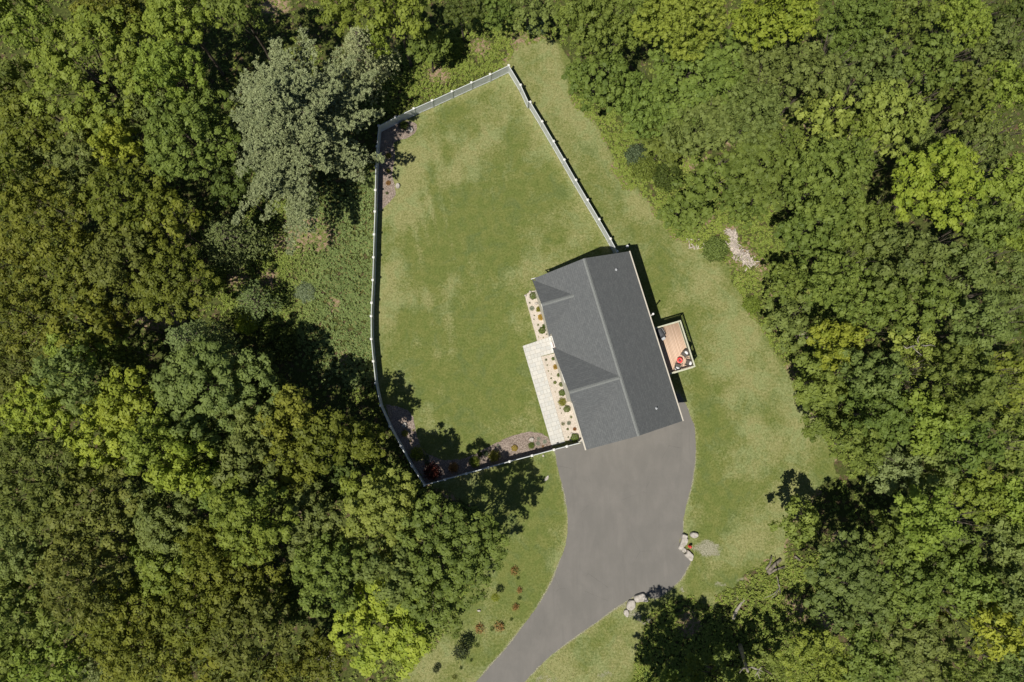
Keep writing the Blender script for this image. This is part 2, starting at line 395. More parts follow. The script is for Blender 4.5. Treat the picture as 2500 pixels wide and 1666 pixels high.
LITTER = [(708, 538, 3.7, 2.3), (650, 560, 1.6, 1.2), (620, 640, 1.2, 1.2), (590, 670, 1.2, 1.2), (545, 640, 1.5, 1.5), (1105, 110, 1.2, 1.2), (1010, 170, 1.6, 1.2), (1190, 90, 1.4, .9), (1610, 380, 2.0, 1.0), (1690, 320, 2.0, 1.0), (1680, 530, 1.2, .9), (1700, 590, 1.8, 1.8), (1845, 780, .8, .8), (1620, 500, 1, .8), (1900, 1420, 1.8, 1.8), (1830, 1400, 1.5, 1.5), (1580, 1420, 1, 1),
          (840, 1130, 1, 2), (1580, 1440, 1.5, 1.2), (1040, 1455, .9, 1.6), (350, 740, 2.2, 1.0), (400, 730, 1.5, 1.0), (770, 700, .8, 1.0), (790, 820, .5, 1.0), (1750, 620, 1, 1.4), (1780, 680, .8, .8), (1700, 1330, 1.5, .8), (1820, 850, 1.0, 1.2), (1905, 1060, .9, .9), (1930, 1240, 1, 1), (700, 1185, .8, .6), (1400, 380, .8, 1), (1240, 95, 1, .6), (630, 15, 2, 1.2), (1860, 290, .8, .8), (1460, 340, .9, .7)]
def ground_maps(X, Y):
    """R grass, G dryness, B gravel"""
    sd = np.maximum(sdist(X, Y, yard), sdist(X, Y, lawn_right))
    sd = np.maximum(sd, sdist(X, Y, driveway)+1.2)
    wob = (fbm(X, Y, 3.0, 11)-.5)*2.6+(fbm(X, Y, .7, 12, 2)-.5)*.8
    fence_edge = np.abs(sdist(X, Y, yard))
    grass = sstep(-.35, .35, sd+wob*sstep(.3, 1.5, fence_edge))
    dry = .34+(fbm(X, Y, 7.0, 21)-.5)*1.2+(fbm(X, Y, 2.4, 24)-.5)*1.7
    def blob(dx, dy, rx, ry, a, ang=0.0):
        x, y = PD(dx, dy); c, s = math.cos(ang), math.sin(ang); u = (X-x)*c+(Y-y)*s; v = -(X-x)*s+(Y-y)*c
        return a*np.exp(-((u/rx)**2+(v/ry)**2))
    for b in [(915, 420, 3.0, 8, .75), (960, 380, 4, 4, .5), (905, 640, 1.2, 6, .35), (1080, 330, 4, 4, .25), (1040, 530, 3.2, 3.4, -.28), (1010, 600, 2.6, 3, -.4), (1100, 740, 6, 5, -.3), (1130, 430, 2.0, 6, -.35, -.2),
              (1280, 420, 2, 6, .25, .5), (1250, 520, 5, 2.5, .35), (1035, 660, .7, 3.5, .7), (1160, 470, 4, 5, -.3), (1050, 900, 9, 5, -.28), (1150, 900, 5, 5, -.3), (1330, 230, 2, 5, .4, .5), (1400, 330, 3.0, 7, .5, .6),
              (1500, 480, 2.5, 6, .3, .7), (1620, 640, 3, 6, .3, .7), (1580, 590, 2, 6, .2, .7), (1680, 830, 3.0, 8, .35, .3), (1740, 960, 3, 6, .15), (1850, 960, 2, 4, .3), (1620, 720, 2, 2, -.2), (1620, 1000, 1.6, 8, -.4), (1640, 1120, 2, 5, -.3), (1730, 930, 3, 5, -.0), (1700, 1240, 5, 2.5, .35),
              (1190, 1300, 3, 8, -.45), (1080, 1500, 5, 4, -.15), (1000, 1540, 3, 2, .5), (1400, 1500, 4, 1.6, .5), (1350, 1480, 4, 1.6, -.4), (1290, 1560, 5, 1.3, .7), (1240, 620, 3, 1, .5, .3), (1190, 190, 2, 1, .5), (1220, 130, 3, 2, .15)]:
        dry = dry+blob(*b)
    # (worn, greener and greenest patches above)
    # faint mowing passes
    mx, my = PD(1035, 520); near = np.exp(-(((X-mx)/4)**2+((Y-my)/4)**2)); dry = dry+near*.55*np.sin((X*.97+Y*.25)*2*math.pi/1.25)
    dry = dry+(.08+.11*np.exp(-((X+9)/6)**2))*np.sin((X*.985+Y*.17)*2*math.pi/1.9)*sstep(2, 5, sdist(X, Y, yard))
    dry = dry+.55*np.exp(-(fence_edge/.55)**2)
    dd = -sdist(X, Y, driveway); dry = dry+.75*np.exp(-(np.maximum(dd, 0)/.3)**2)
    gv = .0*X
    x, y = PD(1612, 1262); XQ, YQ = X, Y; X = X+(fbm(XQ, YQ, 1.1, 48, 3)-.5)*2.2; Y = Y+(fbm(XQ, YQ, 1.0, 49, 3)-.5)*1.6; gv = np.maximum(gv, .82*np.exp(-(((X-x-.3)/1.8)**2+((Y-y)/1.1)**2)**1.1)*(.7+.6*fbm(X, Y, .8, 46, 3)))
    for (gx, gy, r1, r2) in [(1462, 1408, .9, .7), (1660, 1345, 1.0, .4), (1700, 1330, .8, .5), (1420, 1400, .9, .35), (1480, 1420, 1, .9), (1565, 1355, .6, .5), (1250, 1560, 1.2, .5), (1385, 1552, .9, .6), (1690, 1370, .4, 1.2), (1175, 300, .1, .1)]:
        x, y = PD(gx, gy); gv = np.maximum(gv, .62*np.exp(-(((X-x)/r1)**2+((Y-y)/r2)**2))*(.6+.8*fbm(X, Y, .6, 47, 3)))
    X, Y = XQ, YQ
    edge = .80*np.exp(-(np.maximum(dd, 0)/.20)**2)*(fbm(X, Y, 2.5, 44, 2)+.35); gv = np.maximum(gv, edge)
    lt = .0*X
    for dx, dy, rx, ry in LITTER:
        x, y = PD(dx, dy); lt = np.maximum(lt, np.exp(-(((X-x)/rx)**2+((Y-y)/ry)**2)**1.3))
    w = sstep(-.6, .2, sd); dry = np.clip(dry, -.25, 1)*w+(1-w)*lt
    return np.stack([grass, dry, gv], 1), sd

GX0, GX1, GY0, GY1, GS = -100, 105, -62, 86, .3
nx, ny = int((GX1-GX0)/GS)+1, int((GY1-GY0)/GS)+1
gx, gy = np.meshgrid(GX0+np.arange(nx)*GS, GY0+np.arange(ny)*GS)
XF, YF = gx.ravel(), gy.ravel()
maps, SD = ground_maps(XF, YF)
idx = np.arange(nx*ny).reshape(ny, nx)
Q = np.stack([idx[:-1, :-1], idx[:-1, 1:], idx[1:, 1:], idx[1:, :-1]], -1).reshape(-1, 4)
rise = sstep(1.5, 9, -SD)                          # woodland floor swells gently away from the mown ground
Z = rise*((fbm(XF, YF, 6, 31)-.45)*.9)
link('ground', mesh_quads('ground', np.stack([XF, YF, Z], 1), Q, maps, True), M_GROUND, kind='structure')
# far woodland floor out to the horizon
bm = bmesh.new(); R_ = 900
for a, b, c_, d_ in [(-R_, GX0, -R_, R_), (GX1, R_, -R_, R_), (GX0, GX1, -R_, GY0), (GX0, GX1, GY1, R_)]:
    bm.faces.new([bm.verts.new(p) for p in [(a, c_, -.1), (b, c_, -.1), (b, d_, -.1), (a, d_, -.1)]])
link('terrain', bm_mesh('terrain', bm), plain('far_floor', (.05, .062, .02), .95, .1, .5, .2), kind='structure')
cell_in = (SD > -.15)[Q].all(1)
used = np.unique(Q[cell_in]); remap = -np.ones(nx*ny, int); remap[used] = np.arange(len(used))
link('lawn', mesh_quads('lawn', np.stack([XF[used], YF[used], np.full(len(used), .008)], 1), remap[Q[cell_in]], maps[used], True), M_GROUND, kind='structure')

link('driveway', None, None) if False else sheet('driveway', ragged(driveway[:-4], .035, .22, 8, False)+driveway[-4:], .035, ASPHALT, .05, kind='structure')
# mulch beds
MULCH = m_mulch('mulch', (.10, .074, .060), (.30, .245, .205), 9)
bed = [c4(*p) for p in [(2160, 1070), (2118, 960), (2040, 915), (1950, 900), (1840, 903), (1750, 930), (1640, 975), (1500, 1030), (1420, 1080), (1290, 1150), (1120, 1210), (960, 1215), (840, 1190),
       (740, 1130), (680, 1060), (640, 960), (612, 850), (602, 760), (575, 700), (530, 650), (440, 620), (360, 600), (250, 590)]]
bed_w = [P(*p) for p in bed]
fl_w = [P(*p, FENCE_Z) for p in FL[13:]]; fb_w = [P(*p, FENCE_Z) for p in FB[:7]]
sheet('mulch_bed', ragged(bed_w, .07, .3, 3, False)+fl_w[1:]+fb_w, .03, MULCH, .05, kind='structure')
bed2 = [P(*c9(*p)) for p in [(200, 150), (470, 40), (760, 60), (800, 200), (620, 330), (420, 400), (440, 560), (420, 750), (400, 950), (440, 1150), (430, 1300), (300, 1440), (160, 1520), (150, 800)]]
sheet('mulch_bed', ragged(smooth_poly(bed2, 3), .06, .4, 5), .03, MULCH, .05, kind='structure')
# pale stone planting strips against the house
PEA = m_mulch('pea_gravel', (.34, .29, .235), (.52, .465, .40), 13)
strip_n = [P(*c1(*p)) for p in [(190, 655), (255, 605), (320, 600)]]+[HP(1.1, .9)[:2], HP(6.2, .9)[:2], P(*c1(330, 1172)), ]
strip_n = [P(*c1(*p)) for p in [(190, 655), (255, 605), (322, 600), (420, 640), (560, 1130), (460, 1140), (330, 1172)]]
sheet('gravel_bed', ragged(strip_n, .02, .3, 2), .03, PEA, .05, kind='structure')
strip_s = [P(*c2(*p)) for p in [(372, 236), (560, 190), (900, 1190), (640, 1180)]]
sheet('gravel_bed', ragged(strip_s, .01, .5, 2), .03, PEA, .05, kind='structure')
patio_w = [P(*c1(*p)) for p in [(166, 1224), (480, 1118), (560, 1110), (600, 1280), (372, 1338)]]+[P(*c2(*p)) for p in [(640, 1188), (648, 1200), (492, 1240)]]
sheet('patio', patio_w, .07, m_paver(-HANG), .09, kind='structure')

# ================================================================== house
house = empty('house', HP(HL/2, HW/2), HANG, label='house with dark grey shingle roof and two cross gables beside the driveway', cat='house')
HI = Matrix.Translation((HP(HL/2, HW/2))) @ Matrix.Rotation(HANG, 4, 'Z'); HI = HI.inverted()
def hlink(name, bm, mat, parent=None, smooth=False, **k):
    """parts drawn in (u,v,z), carried to the house's own frame"""
    if parent is None: bmesh.ops.transform(bm, matrix=HI @ HM, verts=bm.verts)
    else: bmesh.ops.transform(bm, matrix=HI @ HM, verts=bm.verts)
    bmesh.ops.recalc_face_normals(bm, faces=bm.faces[:])
    o = link(name, bm_mesh(name, bm, smooth), mat); o.parent = parent or house
    return props(o, **k)
EZ, RZ, RV = 6.3, 9.7, 5.35
OV = .42
def slab(bm, pts, th=.16, udir=(1, 0, 0)):
    """roof plane with thickness; uv in metres along and down the slope"""
    uvl = bm.loops.layers.uv.verify()
    P3 = [Vector(p) for p in pts]; n = (P3[1]-P3[0]).cross(P3[2]-P3[0]).normalized()
    if n.z < 0: n = -n
    U = Vector(udir); Vd = n.cross(U).normalized()
    top = [bm.verts.new(p) for p in P3]; bot = [bm.verts.new(p-Vector((0, 0, th))) for p in P3]
    fs = [bm.faces.new(top), bm.faces.new(list(reversed(bot)))]
    for i in range(len(top)):
        j = (i+1) % len(top); fs.append(bm.faces.new((top[i], bot[i], bot[j], top[j])))
    for f in fs:
        for l in f.loops: l[uvl].uv = (l.vert.co.dot(U), l.vert.co.dot(Vd))
bm = bmesh.new()
slab(bm, [(0, RV, RZ), (HL, RV, RZ), (HL, HW, EZ), (0, HW, EZ)])
slab(bm, [(0, .28, EZ+.178), (HL, .28, EZ+.178), (HL, RV, RZ), (0, RV, RZ)])
arise = 2.16
slab(bm, [(3.17, 0, EZ+arise), (3.17, 3.5, EZ+arise+.03), (.62, .55, EZ+.40), (.02, 0, EZ+.01)], .16, (0, 1, 0))
slab(bm, [(3.17, 0, EZ+arise), (3.17, 3.5, EZ+arise+.03), (5.75, .55, EZ+.40), (6.32, 0, EZ+.01)], .16, (0, 1, 0))
slab(bm, [(12.55, -.03, RZ-.02), (12.55, 5.33, RZ+.015), (7.75, .3, EZ+.22), (7.52, -.03, EZ+.01)], .16, (0, 1, 0))
slab(bm, [(12.55, -.03, RZ-.02), (12.55, 5.33, RZ+.015), (17.3, .3, EZ+.22), (17.2, .25, EZ+.16), (13.5, .25, RZ-.66), (13.5, -.03, RZ-.66)], .16, (0, 1, 0))
roof = hlink('roof', bm, SHINGLE)
CAP = plain('ridge_shingle', (.150, .156, .148), .9, .2, .18, 12)
def ridgecap(p0, p1, side, w=.17):
    bm = bmesh.new(); p0 = Vector(p0); p1 = Vector(p1); n = int((p1-p0).length/.28); s = Vector(side); dz = w*.62
    for k in range(n):
        a = p0+(p1-p0)*(k/n); b = p0+(p1-p0)*((k+1.05)/n); e = Vector((0, 0, .035)); e2 = Vector((0, 0, .022))
        v = [bm.verts.new(q) for q in (a+e, b+e2, b+e2+s*w-Vector((0, 0, dz)), a+e+s*w-Vector((0, 0, dz)), b+e2-s*w-Vector((0, 0, dz)), a+e-s*w-Vector((0, 0, dz)))]
        bm.faces.new((v[0], v[1], v[2], v[3])); bm.faces.new((v[1], v[0], v[5], v[4]))
    return hlink('ridge_cap', bm, CAP, roof)
ridgecap((0, RV, RZ), (HL, RV, RZ), (0, 1, 0))
ridgecap((3.17, .02, EZ+arise), (3.17, 3.45, EZ+arise+.03), (1, 0, 0))
ridgecap((12.55, 0, RZ-.02), (12.55, 5.2, RZ+.01), (1, 0, 0))
for (u, v) in ((1.72, 8.5), (16.55, 8.15)):
    z = RZ-(v-RV)*(RZ-EZ)/(HW-RV); bm = bmesh.new(); lathe(bm, [(.14, -.1), (.13, .03), (.045, .08), (.045, .33), (.055, .34), (.055, .36), (.02, .37)], (u, v, z), 12)
    hlink('vent_pipe', bm, GREY, roof)
# walls with gables
bm = bmesh.new()
def wallbox(u0, u1, v0, v1, z0=0, z1=6.12): add_box(bm, u0, u1, v0, v1, z0, z1)
wallbox(OV, HL-OV, .72, HW-OV)
wallbox(.5, 5.85, .45, .72); wallbox(8.0, 13.3, .42, .72); 
def prism(tri, u0, u1, ax='u'):
    f = [bm.verts.new((u0, a, z) if ax == 'u' else (a, u0, z)) for a, z in tri]; g = [bm.verts.new((u1, a, z) if ax == 'u' else (a, u1, z)) for a, z in tri]
    bm.faces.new(f); bm.faces.new(list(reversed(g)))
    for i in range(3): bm.faces.new((f[i], g[i], g[(i+1) % 3], f[(i+1) % 3]))
prism([(.62, 6.12), (HW-OV, 6.12), (RV, 9.35)], OV, OV+.2); prism([(.62, 6.12), (HW-OV, 6.12), (RV, 9.35)], HL-OV-.2, HL-OV)
prism([(.5, 6.12), (5.85, 6.12), (3.17, 8.1)], .45, .65, 'v'); prism([(8.0, 6.12), (17.0, 6.12), (12.55, 9.2)], .46, .66, 'v')
hlink('wall', bm, SIDING)
bm = bmesh.new(); add_box(bm, -.02, HL+.02, HW+.005, HW+.13, EZ-.16, EZ-.02)
hlink('gutter', bm, TAN)
bm = bmesh.new(); add_box(bm, 13.6, HL+.02, .13, .275, EZ-.02, EZ+.12); hlink('gutter', bm, TAN)
bm = bmesh.new(); add_box(bm, 6.34, 7.56, -.10, -.04, EZ-.08, EZ+.02); add_box(bm, 6.34, 7.56, .2, .27, EZ-.08, EZ+.06); add_box(bm, 6.34, 6.4, -.04, .2, EZ-.08, EZ+.02); add_box(bm, 7.5, 7.56, -.04, .2, EZ-.08, EZ+.02); hlink('trim_frame', bm, WHITE)
bm = bmesh.new(); add_box(bm, -.06, -.003, -.1, 1.2, EZ-.2, EZ+.02); hlink('rake_trim', bm, WHITE)
# entry landing showing between the two gables
bm = bmesh.new(); add_box(bm, 6.4, 7.45, .42, .72, 0, .3, None, .02); hlink('doorstep', bm, WHITE)
def window(u, v, z, w, h, side):
    """side: 'v-','v+','u-','u+' - outward direction"""
    s = 1 if side[1] == '+' else -1
    bm = bmesh.new(); fb = bmesh.new()
    def bx(b, a0, a1, d0, d1, z0, z1):
        d0, d1 = sorted((d0*s, d1*s))
        if side[0] == 'v': add_box(b, u+a0, u+a1, v+d0, v+d1, z0, z1)
        else: add_box(b, u+d0, u+d1, v+a0, v+a1, z0, z1)
    for a0, a1, z0, z1 in [(-w/2, w/2, z, z+.09), (-w/2, w/2, z+h-.09, z+h), (-w/2, -w/2+.09, z+.09, z+h-.09), (w/2-.09, w/2, z+.09, z+h-.09), (-w/2+.09, w/2-.09, z+h/2-.03, z+h/2+.03)]:
        bx(fb, a0, a1, .002, .06, z0, z1)
    f = hlink('window', fb, WHITE)
    bx(bm, -w/2+.09, w/2-.09, .003, .025, z+.09, z+h/2-.03); bx(bm, -w/2+.09, w/2-.09, .003, .025, z+h/2+.03, z+h-.09)
    hlink('pane', bm, GLASS, f)
for u in (2.2, 5.2, 16.2): window(u, HW-OV, 3.9, 1.0, 1.3, 'v+'); window(u, HW-OV, 1.0, 1.0, 1.1, 'v+')
for u in (3.17, 10.6): window(u, .42 if u > 8 else .45, 3.7, 1.6, 1.4, 'v-')
for v in (3.2, 7.6): window(OV, v, 3.8, 1.0, 1.3, 'u-')
for v in (3.0, 7.8): window(HL-OV, v, 4.0, 1.1, 1.2, 'u+')
for v0 in (2.2, 6.0):
    bm = bmesh.new()
    for k in range(4): add_box(bm, HL-OV+.002, HL-OV+.05, v0, v0+2.7, .08+k*.58, .08+k*.58+.56)
    hlink('garage_door', bm, WHITE)
bm = bmesh.new(); add_box(bm, 6.5, 7.4, .66, .718, .37, 2.45); d = hlink('door', bm, plain('door_paint', (.18, .05, .04), .5, .4)); bm = bmesh.new(); lathe(bm, [(.02, -.03), (.035, 0), (.02, .03)], (7.25, .63, 1.4), 8); hlink('handle', bm, GREY, d)
bm = bmesh.new(); add_box(bm, 9.6, 11.4, HW-OV+.002, HW-OV+.06, 3.25, 5.35); d = hlink('door', bm, WHITE); bm = bmesh.new(); add_box(bm, 9.72, 10.45, HW-OV+.062, HW-OV+.075, 3.4, 5.25); add_box(bm, 10.55, 11.28, HW-OV+.062, HW-OV+.075, 3.4, 5.25); hlink('pane', bm, GLASS, d)
# flue standing out from the deck-side wall
bm = bmesh.new(); add_tube(bm, [(7.16, HW-OV-.1, 5.2), (7.16, 10.95, 5.2)], .06, 10); add_tube(bm, [(7.16, 10.95, 5.14), (7.16, 10.95, 7.1)], .075, 12); lathe(bm, [(.11, 0), (.12, .06), (.09, .1)], (7.16, 10.95, 7.08), 12)
hlink('flue_pipe', bm, WHITE)
bm = bmesh.new(); add_tube(bm, [(17.4, HW-OV+.08, .1), (17.4, HW-OV+.08, 5.7), (17.4, HW+.05, 6.0)], .045, 8); hlink('downspout', bm, TAN)
bm = bmesh.new(); add_tube(bm, [(HL-.7, .64, .1), (HL-.7, .64, 5.9), (HL-.7, .2, 6.25)], .045, 8); add_box(bm, HL-1.02, HL-.98, -.25, .12, 6.2, 6.28); hlink('downspout', bm, WHITE)

# ================================================================== deck
DU0, DU1, DV0, DV1, DZ = 8.38, 13.6, HW-OV+.02, 14.25, 3.15
deck = empty('deck', HP((DU0+DU1)/2, (DV0+DV1)/2), HANG, label='raised pinkish wooden deck with pale railings behind the house', cat='deck')
DI = (Matrix.Translation(HP((DU0+DU1)/2, (DV0+DV1)/2)) @ Matrix.Rotation(HANG, 4, 'Z')).inverted()
def dlink(name, bm, mat, par=None, **k):
    bmesh.ops.transform(bm, matrix=DI @ HM, verts=bm.verts); bmesh.ops.recalc_face_normals(bm, faces=bm.faces[:])
    o = link(name, bm_mesh(name, bm), mat); o.parent = par or deck; return props(o, **k)
nb = 27; bw = (DV1-DV0)/nb; Vb, Qb, Cb = [], [], []
for k in range(nb):
    v0 = DV0+k*bw+.004; v1 = v0+bw-.010; b0 = len(Vb)
    for u, v, z in [(DU0, v0, 0), (DU1, v0, 0), (DU1, v1, 0), (DU0, v1, 0), (DU0, v0, -.04), (DU1, v0, -.04), (DU1, v1, -.04), (DU0, v1, -.04)]:
        p = HP(u, v, DZ+z); q = DI @ Vector(p); Vb.append(tuple(q))
    Qb += [[b0+i for i in f] for f in ((0, 1, 2, 3), (4, 5, 1, 0), (6, 7, 3, 2), (5, 6, 2, 1), (7, 4, 0, 3), (7, 6, 5, 4))]
    Cb += [random.random()]*8
me = mesh_quads('floor_board', np.array(Vb), np.array(Qb), np.array(Cb)); bmx = bmesh.new(); bmx.from_mesh(me); bmesh.ops.recalc_face_normals(bmx, faces=bmx.faces[:]); bmx.to_mesh(me); bmx.free()
link('deck_floor', me, m_deck(-HANG), deck)
RAILM = plain('railing_wood', (.40, .40, .30), .7, .2, .12, 5)
def railing(a, b):
    bm = bmesh.new(); a = Vector(a[:2]); b = Vector(b[:2]); L = (b-a).length; d = (b-a).normalized(); n = Vector((-d.y, d.x))
    def bar(s0, s1, w, z0, z1):
        c = [a+d*s0+n*w/2, a+d*s1+n*w/2, a+d*s1-n*w/2, a+d*s0-n*w/2]
        lo = [bm.verts.new((p.x, p.y, DZ+z0)) for p in c]; hi = [bm.verts.new((p.x, p.y, DZ+z1)) for p in c]
        bm.faces.new(hi); bm.faces.new(list(reversed(lo)))
        for i in range(4): bm.faces.new((lo[i], lo[(i+1) % 4], hi[(i+1) % 4], hi[i]))
    bar(0, L, .05, .08, .13); bar(0, L, .15, 1.0, 1.045)
    k = .12
    while k < L-.05: bar(k, k+.035, .035, .13, 1.0); k += .125
    return dlink('railing', bm, RAILM)
railing((DU0+.06, DV0+.75, 0), (DU0+.06, DV1-.04, 0)); railing((DU0-.0, DV1-.06, 0), (DU1+.0, DV1-.06, 0)); railing((DU1-.06, DV1-.14, 0), (DU1-.06, DV0+.75, 0))
bm = bmesh.new(); add_box(bm, DU0+.01, DU1-.01, DV1+.003, DV1+.04, DZ-.28, DZ-.02); add_box(bm, DU0-.035, DU0-.003, DV0, DV1, DZ-.28, DZ-.02); add_box(bm, DU1+.003, DU1+.035, DV0, DV1, DZ-.28, DZ-.02); dlink('rim_board', bm, RAILM)
for u in (DU0+.1, DU1-.1, (DU0+DU1)/2):
    bm = bmesh.new(); add_box(bm, u-.07, u+.07, DV1-.3, DV1-.16, 0, DZ-.045); dlink('post', bm, RAILM)
for u, v in ((DU0+.06, DV1-.06), (DU1-.06, DV1-.06), (DU0+.06, DV0+.72), (DU1-.06, DV0+.72)):
    bm = bmesh.new(); add_box(bm, u-.06, u+.06, v-.06, v+.06, DZ, DZ+1.075); dlink('post', bm, RAILM)

# things on the deck
def on_deck(px, py, h=.4): x, y = P(px, py, DZ+h); return (x, y, DZ)
def patio_chair(loc, rz, label):
    t = empty('patio_chair', loc, rz, label=label, cat='chair', group='wicker chairs on the deck')
    bm = bmesh.new(); add_box(bm, -.30, .30, -.30, .30, .30, .40, None, .04); link('seat', bm_mesh('seat', bm), WICKER, t)
    bm = bmesh.new(); pts = [(.36*math.cos(a), .36*math.sin(a)) for a in [math.radians(d) for d in range(100, 261, 16)]]
    for z0, z1 in ((.42, .80),):
        ring0 = [bm.verts.new((x-.02, y, z0)) for x, y in pts]; ring1 = [bm.verts.new((x*1.12-.05, y*1.1, z1)) for x, y in pts]
        ri0 = [bm.verts.new((x*.86-.02, y*.86, z0)) for x, y in pts]; ri1 = [bm.verts.new((x*.98-.05, y*.96, z1)) for x, y in pts]
        for k in range(len(pts)-1):
            bm.faces.new((ring0[k], ring0[k+1], ring1[k+1], ring1[k])); bm.faces.new((ri0[k+1], ri0[k], ri1[k], ri1[k+1]))
            bm.faces.new((ring1[k], ring1[k+1], ri1[k+1], ri1[k])); bm.faces.new((ring0[k+1], ring0[k], ri0[k], ri0[k+1]))
        for k in (0, len(pts)-1): bm.faces.new((ring0[k], ring1[k], ri1[k], ri0[k]))
    bmesh.ops.recalc_face_normals(bm, faces=bm.faces[:]); link('backrest', bm_mesh('backrest', bm), WICKER, t)
    for s in (-1, 1):
        bm = bmesh.new(); add_tube(bm, [(-.25, s*.34, .6), (.1, s*.37, .62), (.32, s*.33, .60), (.33, s*.31, .36)], .028, 8); link('armrest', bm_mesh('armrest', bm), WICKER, t)
        for q in (-1, 1):
            bm = bmesh.new(); add_tube(bm, [(q*.27, s*.27, .32), (q*.31, s*.30, 0)], [.025, .018], 8); link('leg', bm_mesh('leg', bm), WICKER, t)
    c = bmesh.new(); add_box(c, -.22, .20, -.21, .21, .40, .50, Matrix.Rotation(-.35, 4, 'Y') @ Matrix.Translation((-.10, 0, .03)), .045); link('cushion', bm_mesh('cushion', c, True), CUSH, t)
c6 = crop(1560, 740, 8.25)
tx, ty, tz = on_deck(*c6(822, 1155), .4)
for (cx, cy), lab in (((932, 1030), 'wicker patio chair with white cushion farthest from the corner of the deck rail'), ((1003, 1205), 'wicker patio chair with white cushion tucked into the deck rail corner'),
                      ((785, 1280), 'wicker patio chair with white cushion backed against the end rail near the house')):
    x, y, z = on_deck(*c6(cx, cy), .45); a = math.atan2(ty-y, tx-x); patio_chair((x, y, z), a, lab)
t = empty('side_table', (tx, ty, tz), label='small round red table with dark centre between three patio chairs', cat='table')
bm = bmesh.new(); lathe(bm, [(.12, .38), (.30, .38), (.32, .40), (.31, .43), (.14, .43), (.12, .40)], (0, 0, 0), 24); link('table_top', bm_mesh('top', bm, True), RED, t)
bm = bmesh.new(); lathe(bm, [(.10, .30), (.115, .42), (.07, .44), (.03, .45)], (0, 0, 0), 14); link('burner', bm_mesh('burner', bm), DARK, t)
bm = bmesh.new(); lathe(bm, [(.24, 0), (.25, .02), (.18, .2), (.22, .37)], (0, 0, 0), 20); link('base', bm_mesh('base', bm), RED, t)
gx_, gy_, gz_ = on_deck(*c6(425, 600), .9)
t = empty('grill', (gx_, gy_, gz_), HANG+.25, label='dark grey covered barbecue grill at the house end of the deck', cat='grill')
bm = bmesh.new(); add_box(bm, -.28, .28, -.55, .55, .02, .85, None, .05); link('cart', bm_mesh('cart', bm), DARK, t)
bm = bmesh.new(); rings = []
for z, sx, sy in ((.85, .34, .60), (.95, .35, .50), (1.1, .30, .44), (1.2, .18, .40), (1.22, .05, .36)): rings.append([bm.verts.new((sx*(1 if k in (0, 1) else -1)*(1 if 1 else 0), sy*(1 if k in (0, 3) else -1), z)) for k in range(4)])
for A_, B_ in zip(rings, rings[1:]):
    for k in range(4): bm.faces.new((A_[k], A_[(k+1) % 4], B_[(k+1) % 4], B_[k]))
bm.faces.new(rings[-1]); bmesh.ops.recalc_face_normals(bm, faces=bm.faces[:]); bmesh.ops.bevel(bm, geom=bm.edges[:], offset=.03, segments=2, affect='EDGES'); link('lid', bm_mesh('lid', bm), DARK, t)
bm = bmesh.new(); add_tube(bm, [(.36, -.3, 1.0), (.40, -.28, 1.02), (.40, .28, 1.02), (.36, .3, 1.0)], .02, 6); link('handle', bm_mesh('handle', bm), GREY, t)
bm = bmesh.new(); add_box(bm, -.2, .2, -.86, -.56, .80, .84, None, .01); link('side_shelf', bm_mesh('shelf', bm), GREY, t)

# ================================================================== fences
def fence(name, pts, label, gates=(), skip_first=False, skip_last=False, short_end=False):
    W = [Vector((*P(*p, FENCE_Z), 0)) for p in pts]; root = empty(name, W[0], label=label, cat='fence'); o0 = W[0]
    def lk(nm, bm, par): return link(nm, bm_mesh(nm, bm), FENCE, par)
    for i, w in enumerate(W):
        if (i == 0 and skip_first) or (i == len(W)-1 and skip_last): continue
        a = (W[min(i+1, len(W)-1)]-W[max(i-1, 0)]).to_2d(); ang = math.atan2(a.y, a.x); M = Matrix.Translation(w-o0) @ Matrix.Rotation(ang, 4, 'Z')
        bm = bmesh.new(); add_box(bm, -.068, .068, -.068, .068, 0, 1.93, M); post = lk('post', bm, root)
        bm = bmesh.new(); add_box(bm, -.12, .12, -.12, .12, 1.931, 1.965, M)
        q = [bm.verts.new(M @ Vector(v)) for v in ((-.105, -.105, 1.966), (.105, -.105, 1.966), (.105, .105, 1.966), (-.105, .105, 1.966), (0, 0, 2.02))]
        for k in range(4): bm.faces.new((q[k], q[(k+1) % 4], q[4]))
        link('post_cap', bm_mesh('post_cap', bm), WHITE, post)
    for i, (a, b) in enumerate(zip(W, W[1:])):
        d = (b-a); L = d.length; ang = math.atan2(d.y, d.x); M = Matrix.Translation(a-o0) @ Matrix.Rotation(ang, 4, 'Z')
        x0, x1 = .072, L-.072
        if i in gates:
            swing = gates[i]; M = Matrix.Translation(a-o0) @ Matrix.Rotation(ang+swing, 4, 'Z'); x0, x1 = .11, L-.11
        bm = bmesh.new(); add_box(bm, x0, x1, -.034, .034, 1.72, 1.84, M); add_box(bm, x0, x1, -.045, .045, .06, .19, M)
        n = max(3, int(round((x1-x0)/.28))); w = (x1-x0)/n
        for k in range(n): add_box(bm, x0+k*w+.004, x0+(k+1)*w-.004, -.018, .018, .191, 1.719, M)
        add_box(bm, x0+.01, x1-.01, -.008, .008, .192, 1.718, M)
        if i in gates: add_box(bm, x0, x0+.07, -.05, .05, .05, 1.85, M); add_box(bm, x1-.07, x1, -.05, .05, .05, 1.85, M)
        lk('gate' if i in gates else 'panel', bm, root)
fence('vinyl_fence', FT, 'straight white vinyl fence across the top end of the fenced lawn', skip_first=True)
fence('vinyl_fence', FR, 'white vinyl fence running from the top corner down to the house roof', gates={1: -.085}, skip_first=True)
fence('vinyl_fence', FL, 'long bending white vinyl fence between the fenced lawn and the left woods', gates={8: 0.0}, skip_last=True)
